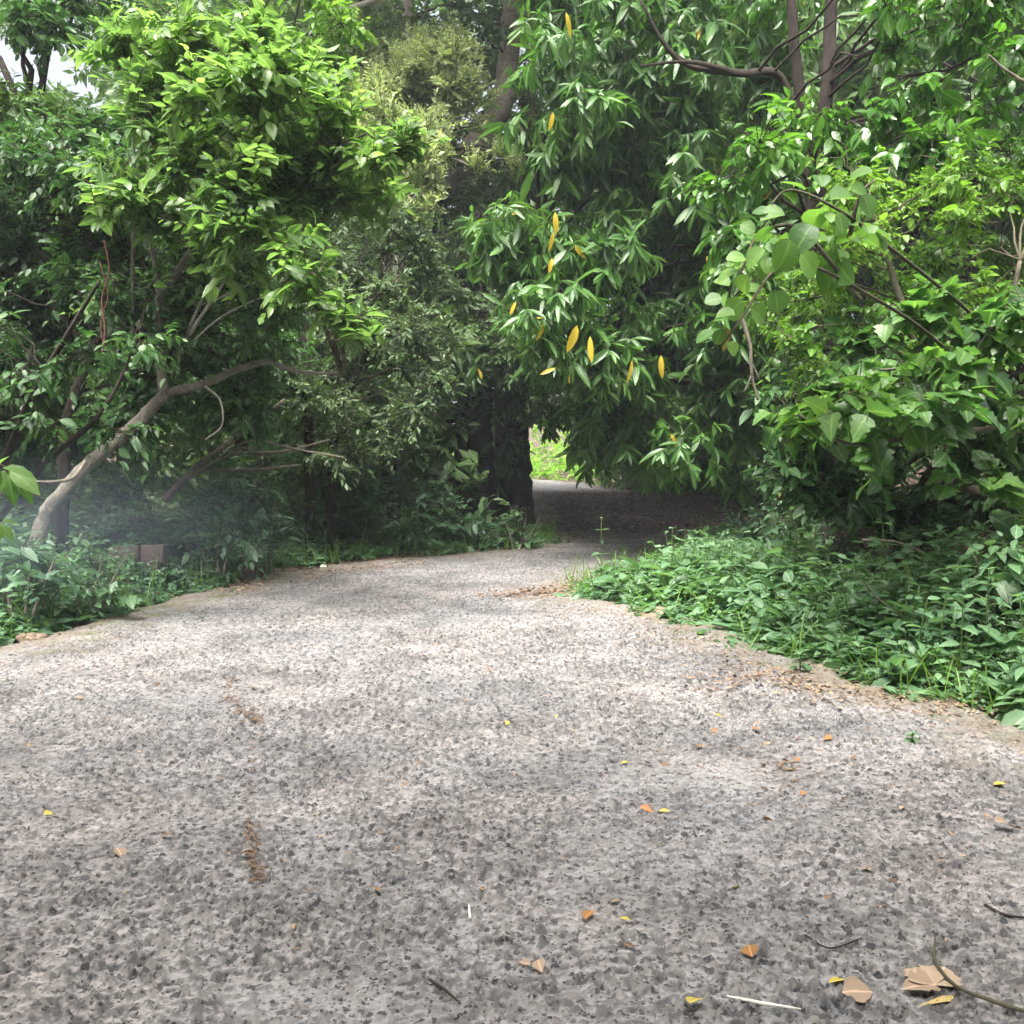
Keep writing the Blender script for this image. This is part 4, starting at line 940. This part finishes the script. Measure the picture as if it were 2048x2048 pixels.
# left-hand patch
pts = scatter_zone(7000, -9, 1.2, 5.5, 19, lambda x, y, d: (d > .0 + .3 * (vnoise(x, y, .5, 46) - .5) + .25 * np.clip((y - 10.4) / 2, 0, 1)) & (x < 1.2) & (d < 3.2))
weed_mass('verge_weeds', 'low mixed weeds covering the ground along the left edge of the road', pts,
          lambda x, y, d: (.09 + .42 * np.clip((d - .2) / .9, 0, 1)) * (0.4 + 1.2 * vnoise(x, y, .5, 47)) * (1 - .4 * np.clip((y - 11) / 3, 0, 1)), 'weed2', .08, .045, 10)
# a scatter of thin grass and dry stems through both verges
la = Acc(); pts = np.concatenate([scatter_zone(1500, .3, 7, 3.2, 17, lambda x, y, d: (d > -.2) & (d < 1.6) & (x > .3)), scatter_zone(1500, -8, 1, 5.5, 17, lambda x, y, d: (d > -.1) & (d < 2) & (x < 1))])
x, yy, d = pts.T; D = rng.normal(0, .45, (len(x), 3)); D[:, 2] = 1
add_leaves(la, np.stack([x, yy, np.where(d < 0, 0, ground_z(x, yy))], 1), D, rng.normal(0, 1, (len(x), 3)), rng.uniform(.12, .42, len(x)), rng.uniform(.006, .012, len(x)), T_LONG)
tag(la.build('verge_grass', M['vine']), 'thin grass blades standing among the roadside weeds', 'grass', kind='stuff')
# shrubs of the left bank
def shrub(label, px, py, Y, blobs, leaf='weed2', fol=None, name='roadside_shrub', group=None):
    b = P(px, py, Y); b[2] = float(ground_z(b[0], b[1]))
    f = dict(dens=30, shoot=.28, n=8, ll=.085, lw=.045, T=T_OVATE2, sag=.25, ang=58, droop=.25, upb=.5, tw=.004)
    if fol: f.update(fol)
    bl = blobs_px(blobs)
    cen = np.mean([q_[0] for q_ in bl], 0)
    limbs = [([b + [dx, 0, -.03], (b + cen) / 2 + [dx * 2, 0, 0], cen + [dx * 4, 0, .1]], [.018, .014, .006]) for dx in (-.06, .02, .07)]
    return tree(name, label, 'shrub', b, limbs, bl, leaf, f, 'bark', group=group, r0=.008, crown_name='foliage')
shrub('wide leafy shrub sprawling beside the broken block', 215, 575, 11.2, [(200, 545, 11.4, .32), (240, 520, 11.5, .34), (225, 500, 11.8, .34), (190, 520, 11.7, .3), (255, 550, 11.1, .26), (175, 550, 11.6, .26)])
shrub('feathery light green shrub drooping toward the road left of the dark trunks', 265, 560, 11.9, [(230, 475, 12, .36), (260, 500, 11.9, .34), (285, 525, 11.6, .26), (215, 500, 12.2, .34), (265, 540, 11.5, .2)], 'weed2', dict(ll=.11, lw=.035, mode='pair', sag=.4, n=10))
shrub('dark low shrub at the foot of the far left trunks', 360, 545, 14.4, [(330, 515, 14.6, .5), (365, 510, 14.4, .45), (395, 520, 14.2, .42), (350, 535, 14.2, .35)])
shrub('broad-leaved shrub just left of the two dark trunks', 425, 540, 14.9, [(400, 490, 15.2, .5), (430, 500, 15, .5), (455, 520, 14.8, .4), (420, 525, 14.7, .35), (385, 500, 15.3, .45)], 'weed2', dict(ll=.12, lw=.06, dens=22))
shrub('shrub reaching up against the foot of the inner trunk', 505, 545, 14.9, [(505, 525, 15, .24), (515, 535, 14.8, .22), (490, 538, 14.8, .2)], 'weed')
shrub('leafy sapling with upright tip on the inner corner of the bend', 518, 545, 14.6, [(514, 508, 14.7, .1), (517, 518, 14.7, .14), (522, 530, 14.6, .18), (530, 540, 14.5, .16)], 'weed')
shrub('tall leafy shrub at the left edge below the sapling leaves', 20, 600, 8.4, [(20, 560, 8.5, .3), (55, 575, 8.6, .26), (-10, 540, 8.6, .3), (30, 590, 8.2, .2)], 'weed2', dict(ll=.12, lw=.06, dens=22))
shrub('slender shrub with pale top leaves in front of the forked trunk base', 88, 605, 8.9, [(85, 535, 9.2, .16), (92, 560, 9.0, .2), (88, 585, 8.8, .2), (110, 590, 8.8, .2)], 'weed', dict(ll=.11, lw=.06, dens=24))
shrub('dark shrub filling the hollow under the forked trunk', 130, 590, 11.2, [(110, 535, 11.6, .36), (140, 520, 11.9, .36), (75, 530, 11.6, .36), (160, 545, 11.5, .3), (40, 520, 11.8, .4)], 'weed2')
shrub('shadowed shrub behind the fallen branches', 300, 545, 13.9, [(290, 480, 14, .5), (330, 470, 14.2, .5), (270, 450, 14.4, .5), (310, 510, 13.8, .4), (350, 480, 14.4, .45), (310, 440, 14.8, .5)], 'dark')
shrub('shadowed shrub deep under the left trees', 120, 540, 13, [(60, 470, 13.4, .5), (110, 480, 13.2, .5), (150, 460, 13.4, .5), (200, 440, 13.8, .5), (20, 450, 13.6, .5), (90, 440, 13.8, .5)], 'dark')
shrub('shrub with upright shoots at the tip of the right-hand weeds before the bend', 735, 545, 13.2, [(742, 520, 13.2, .2), (758, 525, 12.8, .26), (775, 520, 12.6, .3)], 'weed2')
shrub('dark glossy shrub at the inner edge of the right-hand weeds', 690, 560, 12.2, [(695, 552, 12.3, .16), (678, 558, 12, .13), (712, 550, 12, .18)], 'dark')
shrub('leafy bush crowding the trunk stump at right', 800, 535, 11, [(800, 510, 11.2, .3), (830, 505, 11, .3), (860, 500, 10.6, .3), (780, 520, 11.2, .28)], 'weed')
shrub('green shrub on top of the right bank at the frame edge', 990, 560, 7.2, [(1010, 575, 7, .2), (1030, 545, 7, .25), (990, 595, 6.8, .16)], 'weed', dict(ll=.12, lw=.06, dens=18))

# single weeds with a look of their own
def plant(label, base, h, npairs, ll, lw, leaf='weed', name='weed_plant', group=None, lean=(0, 0), T=T_OVATE):
    base = np.asarray(base, float)
    root = thing(name, tuple(base), label, 'plant', group)
    la, ta = Acc(), Acc()
    D = np.array([[lean[0], lean[1], 1.]])
    add_limb(ta, [base - [0, 0, .03], base + D[0] * h * .5, base + D[0] * h], [.006, .005, .003], 6, 4, .03)
    for k in range(npairs):
        t = (k + 1.0) / npairs; p = base + D[0] * h * t; az = k * 1.57 + rng.random() * .5
        for s_ in (0, math.pi):
            d = np.array([[math.cos(az + s_), math.sin(az + s_), .25 - .3 * (1 - t)]])
            sc = (1 - .45 * t) * rng.uniform(.85, 1.15) if k < npairs - 1 else .5
            add_leaves(la, p[None], d, np.array([[0, 0, 1.]]) + rng.normal(0, .2, (1, 3)), ll * sc, lw * sc, T)
    la.build('leaves', M[leaf], root, base); ta.build('stem', M['stem'], root, base, smooth=True)
    return root
g = lambda px, py: (lambda q_: np.array([q_[0], q_[1], float(ground_z(q_[0], q_[1]))]))(G(px, py))
plant('lone tall thin weed with a few pale leaves at the tip of the right-hand patch', g(601, 588), .75, 6, .13, .07, 'weed')
plant('tall upright weed with small whorled leaves rising from the right patch near the bend', g(742, 548), 1.05, 9, .13, .06, 'weed2')
for lab_, px, py, h_, l_ in (('taller upright weed standing above the others near the middle of the right-hand patch', 812, 625, .85, .13), ('tall weed by the road edge below the lobed bush', 905, 660, .7, .16),
                         ('tall thin-leaved weed rising from the right patch just past its tip', 672, 582, .6, .10), ('leafy upright weed at the far right of the patch near the frame edge', 985, 680, .7, .17)):
    plant(lab_, g(px, py), h_, 7, l_, l_ * .5, 'weed')
plant('tall weed with pale broad leaves near the reddish soil of the right bank', g(880, 650), .95, 6, .2, .11, 'weed')
proto = plant('broad-leaved weed among the right-hand roadside weeds', g(960, 690), .6, 6, .19, .10, 'weed', group='broad-leaved weeds in the right-hand patch')
for k in range(40):
    while True:
        px, py = rng.uniform(640, 1040), rng.uniform(580, 735); q_ = g(px, py); d_ = float(edge_dist(np.array(q_[0]), np.array(q_[1])))
        if .12 < d_ < 1.6 and q_[1] < 12 and q_[0] > 0: break
    copy_thing(proto, tuple(q_), (rng.normal(0, .12), rng.normal(0, .12), rng.uniform(0, 6.28)), rng.uniform(.6, 1.15))
proto = plant('leafy weed among the left-hand roadside weeds', g(60, 625), .45, 6, .13, .065, 'weed', group='leafy weeds in the left-hand patch')
for k in range(22):
    while True:
        px, py = rng.uniform(-20, 240), rng.uniform(570, 655); q_ = g(px, py); d_ = float(edge_dist(np.array(q_[0]), np.array(q_[1])))
        if .12 < d_ < 1.8 and q_[0] < 0: break
    copy_thing(proto, tuple(q_), (rng.normal(0, .12), rng.normal(0, .12), rng.uniform(0, 6.28)), rng.uniform(.6, 1.2))
for px, py, k_ in ((128, 612, 1.0), (108, 608, .9), (152, 602, .8), (60, 575, 1.6), (36, 580, 1.5), (85, 580, 1.3)):
    copy_thing(proto, tuple(g(px, py)), (rng.normal(0, .12), rng.normal(0, .12), rng.uniform(0, 6.28)), k_)
plant('tiny green weed growing in the road surface at right', np.array([*G(912, 742)[:2], 0.0]), .05, 4, .07, .05, 'weed')
plant('small weed with drooping leaves creeping onto the road from the right patch', np.array([*G(800, 672)[:2], 0.0]), .12, 4, .1, .07, 'weed')

# ------------------------------------------------------------------ stones, block and litter
def stone_ob(name, label, c, s, mat='stone', cat='stone'):
    a = Acc(); nu, nv = 26, 17
    u = np.linspace(0, 2 * math.pi, nu, endpoint=False); v = np.linspace(-1.45, 1.45, nv)
    U, V = np.meshgrid(u, v); p = np.stack([np.cos(U) * np.cos(V), np.sin(U) * np.cos(V), np.sin(V)], -1)
    p = np.sign(p) * np.abs(p) ** .75
    sd_ = int(abs(c[0]) * 70) & 31; p = p * (1 + .55 * (vnoise(p[..., 0] * 2 + p[..., 2] * 1.3, p[..., 1] * 2 - p[..., 2], 1.0, sd_)[..., None] - .5) + .25 * (vnoise(p[..., 0] * 5 + p[..., 2] * 3, p[..., 1] * 5, 1.0, sd_ + 1)[..., None] - .5)) * np.array(s)
    i = np.arange(nv - 1)[:, None]; k = np.arange(nu)[None]; k2 = (k + 1) % nu
    q = np.stack([i * nu + k, i * nu + k2, (i + 1) * nu + k2, (i + 1) * nu + k], -1).reshape(-1, 4)
    a.add(p.reshape(-1, 3), q)
    for rbase, rev in ((0, True), ((nv - 1) * nu, False)):
        f = [(rbase, rbase + j, rbase + j + 1) for j in range(1, nu - 1)]
        a.f3.append(np.array(f)); a.m3.append(np.zeros(len(f)))
    o = a.build(name, M[mat], smooth=True); o.location = tuple(c); o.rotation_euler = (rng.normal(0, .15), rng.normal(0, .15), rng.uniform(0, 6))
    return tag(o, label, cat)
def gg(px, py, dz=0.0):
    q_ = G(px, py); z = max(float(ground_z(q_[0], q_[1])), 0.0 if edge_dist(np.array(q_[0]), np.array(q_[1])) < 0 else -1)
    return np.array([q_[0], q_[1], z + dz])
stone_ob('stone', 'tan stone half hidden in weeds at the left road edge', gg(33, 638, .03), (.11, .09, .07))
stone_ob('stone', 'flat orange-tan stone at the edge of the right-hand weeds', gg(652, 616, .01), (.13, .09, .035))
stone_ob('stone', 'dull brown stone in the weeds right of the broken block', gg(252, 578, .08), (.12, .1, .11), 'block')
stone_ob('soil_lump', 'large reddish lump of bare earth beside the stump on the right bank', P(858, 552, 9.6) - [0, 0, .05], (.2, .2, .24), 'block', 'earth')
def box(a, x0, x1, y0, y1, z0, z1, j=.006):
    v = np.array([(x, y_, z) for x in (x0, x1) for y_ in (y0, y1) for z in (z0, z1)], float) + rng.normal(0, j, (8, 3))
    a.add(v, [(0, 1, 3, 2), (4, 6, 7, 5), (0, 4, 5, 1), (2, 3, 7, 6), (0, 2, 6, 4), (1, 5, 7, 3)])
bb = gg(122, 600); bb[1] = max(bb[1], 9.9); bb = P(140, 590, 10.8); bb[2] = float(ground_z(bb[0], bb[1]))
root = thing('broken_block', tuple(bb), 'broken reddish hollow masonry block standing in the left-hand weeds', 'masonry')
for nm, (x0, x1, y0, y1, z0, z1) in (('post', (-.30, -.20, -.06, .08, -.05, .40)), ('lintel', (-.197, .03, -.05, .1, .24, .40)), ('end_wall', (.033, .28, -.05, .12, -.02, .42))):
    a = Acc(); box(a, x0, x1, y0, y1, z0, z1, .008); o = a.build(nm, M['block'], root)
    md = o.modifiers.new('bevel', 'BEVEL'); md.width = .012; md.segments = 2
# leaf litter, the uncountable part
la = Acc()
def flat_leaves(acc_, x, y_, z, ll, lw, T=T_OVATE2, rnd=None, tilt=.35):
    n_ = len(x); az = rng.uniform(0, 6.28, n_)
    d = np.stack([np.cos(az), np.sin(az), rng.normal(0, .12, n_)], 1)
    add_leaves(acc_, np.stack([x, y_, z], 1), d, np.array([0, 0, 1.]) * np.where(rng.random((n_, 1)) < .5, 1, -1) + rng.normal(0, tilt, (n_, 3)), ll, lw, T, rnd=rnd)
k = 60000
x = rng.uniform(-5, 8, k); y_ = rng.uniform(3, 30, k); d = edge_dist(x, y_)
pr = np.where(d < 0, .05 + 1.3 * np.exp(d / .3) * vnoise(x, y_, .7, 50) + .25 * (y_ > 9) * vnoise(x, y_, .9, 51) ** 2 + .16 * np.clip((x + .5) / 2.5, 0, 1) * (y_ < 9) * vnoise(x, y_, .5, 52) ** 2, .5 * (d < 1.2))
ok = rng.random(k) < pr; x, y_, d = x[ok], y_[ok], d[ok]
z = np.where(d < 0, .008, ground_z(x, y_) + .015)
s_ = rng.uniform(.008, .038, len(x)) * np.where(d > 0, 1.6, 1); flat_leaves(la, x, y_, z, s_, s_ * rng.uniform(.35, .7, len(x)), rnd=rng.random(len(x)) * np.where(rng.random(len(x)) < .06, 1, .96))
def heap(poly_px, n_, sp, lo=.02, hi=.05, rmax=.6):
    pp = [G(*q_)[:2] for q_ in poly_px]; pp = np.array(pp); t = rng.random(n_) * (len(pp) - 1); i = t.astype(int); f = (t - i)[:, None]
    c = pp[i] * (1 - f) + pp[i + 1] * f + rng.normal(0, sp, (n_, 2))
    s_ = rng.uniform(lo, hi, n_); flat_leaves(la, c[:, 0], c[:, 1], np.full(n_, .012) + rng.random(n_) * .012, s_, s_ * rng.uniform(.3, .6, n_), rnd=rng.random(n_) * rmax)
heap([(500, 595), (560, 592), (600, 580)], 420, .16, .03, .07)
heap([(230, 680), (228, 700), (250, 715), (258, 725)], 160, .03, .015, .035, .4)
heap([(258, 725), (250, 780), (247, 820)], 50, .015, .01, .025, .4)
heap([(247, 820), (254, 845), (258, 870), (259, 888)], 110, .012, .015, .035, .35)
heap([(295, 1005), (300, 1022)], 12, .01, .012, .025, .35)
heap([(720, 690), (760, 672), (810, 690), (900, 700), (1000, 715)], 700, .14, .015, .05, .9)
heap([(640, 630), (700, 655), (760, 668), (840, 700), (1000, 735)], 500, .22, .012, .04, .95)
heap([(560, 690), (640, 720), (760, 780), (900, 800), (1000, 850)], 260, .45, .012, .03, .95)
heap([(775, 765), (790, 775)], 34, .06, .02, .045)
heap([(230, 592), (330, 572), (420, 563)], 700, .18, .02, .05, .8)
heap([(560, 608), (640, 622), (700, 650)], 200, .16, .02, .045, .98)
k = 9000
x = rng.uniform(-1, 8, k); y_ = rng.uniform(16, 31, k); ok = (edge_dist(x, y_) < 0) & (rng.random(k) < .35 + .65 * vnoise(x, y_, 1.2, 71)); x, y_ = x[ok], y_[ok]
s_ = rng.uniform(.03, .09, len(x)); flat_leaves(la, x, y_, np.full(len(x), .012), s_, s_ * .5, rnd=rng.random(len(x)) * .45)
tag(la.build('leaf_litter', M['litter']), 'small dry brown leaves and crumbs strewn over the road and verges', 'leaf litter', kind='stuff')

# single fallen leaves one can point at
kinds = {'yellow': 'yellow fallen leaf lying on the road', 'orange': 'orange-brown fallen leaf lying on the road', 'tan': 'pale tan fallen leaf lying on the road'}
LEAF_LABELS = {'yellow': ['small yellow leaf lying alone near the left edge of the road', 'yellow crumb of a leaf in mid road, left of the brighter yellow leaf', 'bright yellow leaf in the middle of the road', 'yellow leaf on the road below the debris heap at the right verge', 'largest yellow leaf, lying just left of the white stick', 'small yellow leaf near the right edge below the tiny green weed', 'yellowish leaf in mid road between two orange leaves', 'small yellow leaf right of centre in the lower road', 'tiny yellow leaf in mid road, left of the bright one', 'yellow leaf close to the big beige leaf on its left', 'yellow leaf right of the orange leaf in the lower middle of the road', 'dull yellow leaf below the orange-brown leaf right of centre'], 'orange': ['orange-brown leaf left of the leaf-filled crack', 'largest orange-brown leaf, right of centre on the road', 'orange-brown leaf below centre, left of the small yellow leaf', 'brown leaf beside the debris heap at the right side', 'brown leaf right of centre with the dull yellow leaf near it', 'orange leaf in mid road right of the bright yellow one', 'orange-brown leaf of a touching pair below centre, the lower one', 'orange-brown leaf of a touching pair below centre, the upper one', 'orange-brown leaf above the end of the white stick', 'small orange leaf high up in the middle of the road', 'brownish leaf near the right-hand debris, left of the reddish one', 'orange leaf beside the small dark debris heap at right', 'orange leaf farthest right in the row below the weeds', 'brown leaf left of the dark debris heap', 'orange leaf lying in the leaf-filled crack', 'orange-brown leaf under the creeping weed at right', 'small orange leaf under the dark debris heap', 'small brown leaf alone left of centre'], 'tan': ['pale tan leaf in the lower left of the road', 'pale crumpled leaf near the bottom, between the white stick and the big beige leaf', 'broad pale leaf at the right edge of the road', 'tan leaf below centre beside the yellow one', 'tan leaf near the bottom centre, upper of two', 'pale leaf right of centre below the curved dark twig', 'tan leaf in the middle of the road', 'tan leaf beside the small dark debris heap', 'pale tan leaf on the right half above the curved dark twig', 'tan leaf near the bottom centre, lower of two', 'small pale leaf near the right side of the road', 'small tan leaf by the upper crack debris at left']}
def fallen_proto(mk):
    a = Acc(); tv = T_OVATE
    add_leaves(a, np.zeros((1, 3)), np.array([[1., 0, .05]]), np.array([[0, .1, 1.]]), 1.0, .85, T_OVATE)
    return a
spots = {'yellow': [(52, 816, 1), (508, 724, 1), (572, 732, 1.2), (722, 720, 1.1), (700, 1004, 1.5), (993, 788, 1), (628, 765, .8), (738, 890, .9), (560, 718, .8), (845, 985, 1), (630, 925, .8), (659, 815, .9)],
         'orange': [(162, 838, 1), (762, 820, 1.4), (585, 924, 1.3), (758, 733, 1), (640, 810, 1), (668, 767, 1), (378, 903, 1), (372, 892, 1), (752, 962, 1.2), (490, 672, .9), (716, 735, 1), (798, 765, 1), (850, 760, 1), (700, 750, .9), (254, 857, 1.1), (832, 740, 1), (806, 795, .8), (420, 764, .9)],
         'tan': [(116, 852, 1.4), (842, 998, 1.6), (1010, 830, 1.8), (620, 905, 1), (530, 970, .9), (880, 912, 1.1), (585, 742, 1), (770, 745, 1), (860, 872, 1), (538, 965, 1), (905, 810, .9), (250, 690, .9)]}
for mk, lst in spots.items():
    a = fallen_proto(mk); first = a.build('fallen_leaf', M[mk]); tag(first, kinds[mk], 'leaf', mk + ' fallen leaves on the road')
    for k, (px, py, s_) in enumerate(lst):
        o = first if k == 0 else first.copy()
        if k: COL.objects.link(o)
        o['label'] = LEAF_LABELS[mk][k]
        q_ = G(px, py); o.location = (q_[0], q_[1], .016); sc_ = .05 * s_ * rng.uniform(.85, 1.15)
        o.scale = (sc_, sc_ * rng.uniform(.6, 1.1), sc_); o.rotation_euler = (rng.normal(0, .35), rng.normal(0, .3), rng.uniform(0, 6.28))
def stick(name, label, pts, r, mat, cat='twig'):
    a = Acc(); pp = [G(px, py, z) for px, py, z in pts]
    add_limb(a, pp, r, 7, 6, .05); return tag(a.build(name, M[mat], None, pp[0], smooth=True), label, cat)
stick('white_stick', 'thin white stick lying on the road near the bottom edge', [(727, 996, .02), (762, 1003, .02), (801, 1009, .02)], [.0025, .005, .002], 'straw', 'stick')
stick('white_scrap', 'short white splinter on the road left of centre', [(469, 905, .012), (470, 918, .012)], [.003, .005], 'straw', 'stick')
stick('dark_twig', 'thin dark twig lying on the road below centre', [(430, 980, .014), (445, 990, .014), (460, 1003, .014)], [.004, .004, .002], 'bark_dark')
stick('dark_twig', 'thin curved dark twig lying on the road at right', [(805, 935, .014), (830, 948, .014), (862, 938, .014)], [.003, .003, .002], 'bark_dark')
stick('dark_twig', 'dark twig on the road near the right edge above the big dry leaf', [(985, 905, .016), (1005, 915, .016), (1030, 918, .016)], [.005, .005, .003], 'bark_dark')
stick('curved_vine', 'brown curved stem lying across the big dry leaf at the bottom right', [(935, 938, .03), (935, 960, .04), (955, 985, .03), (990, 1000, .03), (1040, 1016, .025)], [.003, .005, .005, .006, .006], 'twig')
a = Acc(); p0 = G(918, 1006, .012); p1 = G(1046, 962, .05); pm = (p0 + p1) / 2
add_leaves(a, p0[None], (p1 - p0)[None], np.array([[0, -.4, 1.]]), np.linalg.norm(p1 - p0), .028, T_LONG); 
tag(a.build('grass_blade', M['grassblade']), 'long yellow-green dry blade lying in the bottom right corner', 'grass blade')
a = Acc(); c = G(935, 985, .02)
for an, l in ((190, .10), (110, .12), (55, .12)):
    add_leaves(a, c[None], np.array([[math.cos(R(an)), math.sin(R(an)), .1]]), np.array([[0, -.1, 1.]]), l, l * .95, T_LOBED)
tag(a.build('dry_leaf', M['tan']), 'big crumpled beige lobed leaf in the bottom right corner of the road', 'leaf')
a = Acc(); c = g(320, 566) + [0, 0, .04]
add_leaves(a, c[None], np.array([[1., .2, .2]]), np.array([[0, -.5, 1.]]), .09, .07, T_OVATE)
tag(a.build('white_litter', M['straw']), 'small white scrap of litter on the left verge', 'litter scrap')
# thin bluish smoke drifting low over the left-hand weeds
m, nt, N, Lk = new_mat('smoke')
vv = N('ShaderNodeVolumePrincipled'); vv.inputs['Color'].default_value = (.62, .76, .95, 1); tcs = N('ShaderNodeTexCoord'); mps = N('ShaderNodeMapping'); Lk(tcs.outputs['Object'], mps.inputs[0]); mps.inputs['Scale'].default_value = (1 / 2.6, 1 / 2.0, 1 / .85)
gr = N('ShaderNodeTexGradient'); gr.gradient_type = 'QUADRATIC_SPHERE'; Lk(mps.outputs[0], gr.inputs[0])
ns = N('ShaderNodeTexNoise'); ns.inputs['Scale'].default_value = 1.1; ns.inputs['Detail'].default_value = 1; Lk(tcs.outputs['Object'], ns.inputs['Vector'])
dm = N('ShaderNodeMath'); dm.operation = 'MULTIPLY'; Lk(gr.outputs['Fac'], dm.inputs[0]); Lk(ns.outputs['Fac'], dm.inputs[1])
dm2 = N('ShaderNodeMath'); dm2.operation = 'MULTIPLY'; dm2.inputs[1].default_value = .22; Lk(dm.outputs[0], dm2.inputs[0]); Lk(dm2.outputs[0], vv.inputs['Density']); vv.inputs['Anisotropy'].default_value = .2
out = N('ShaderNodeOutputMaterial'); Lk(vv.outputs[0], out.inputs['Volume']); M['smoke'] = m
def puff(c, s_):
    a = Acc(); nu, nv = 32, 16
    U, V = np.meshgrid(np.linspace(0, 2 * math.pi, nu, endpoint=False), np.linspace(-1.57, 1.57, nv))
    p = np.stack([np.cos(U) * np.cos(V), np.sin(U) * np.cos(V), np.sin(V)], -1) * np.array(s_)
    i = np.arange(nv - 1)[:, None]; k = np.arange(nu)[None]; k2 = (k + 1) % nu
    a.add(p.reshape(-1, 3), np.stack([i * nu + k, i * nu + k2, (i + 1) * nu + k2, (i + 1) * nu + k], -1).reshape(-1, 4))
    o = a.build('smoke', M['smoke']); o.location = tuple(c); return tag(o, 'thin bluish smoke hanging over the weeds at the left edge', 'smoke', kind='stuff')
puff(P(40, 528, 8.2), (2.6, 2.0, .85))
m, nt, N, Lk = new_mat('haze')
vv = N('ShaderNodeVolumePrincipled'); vv.inputs['Color'].default_value = (.80, .88, .95, 1); vv.inputs['Density'].default_value = .0015
out = N('ShaderNodeOutputMaterial'); Lk(vv.outputs[0], out.inputs['Volume']); M['haze'] = m
a = Acc(); X0, X1, Y0, Y1, Z0, Z1 = -310, 310, -125, 410, -2.5, 22
vv_ = [(x_, y_, z_) for x_ in (X0, X1) for y_ in (Y0, Y1) for z_ in (Z0, Z1)]
a.add(vv_, [(0, 1, 3, 2), (4, 6, 7, 5), (0, 4, 5, 1), (2, 3, 7, 6), (0, 2, 6, 4), (1, 5, 7, 3)])
tag(a.build('haze', M['haze']), 'thin humid haze filling the air of the wood', 'haze', kind='stuff')
print('LEAVES', COUNT, sum(COUNT.values()), 'tris?', sum(len(o.data.polygons) for o in bpy.data.objects if o.type == 'MESH'))
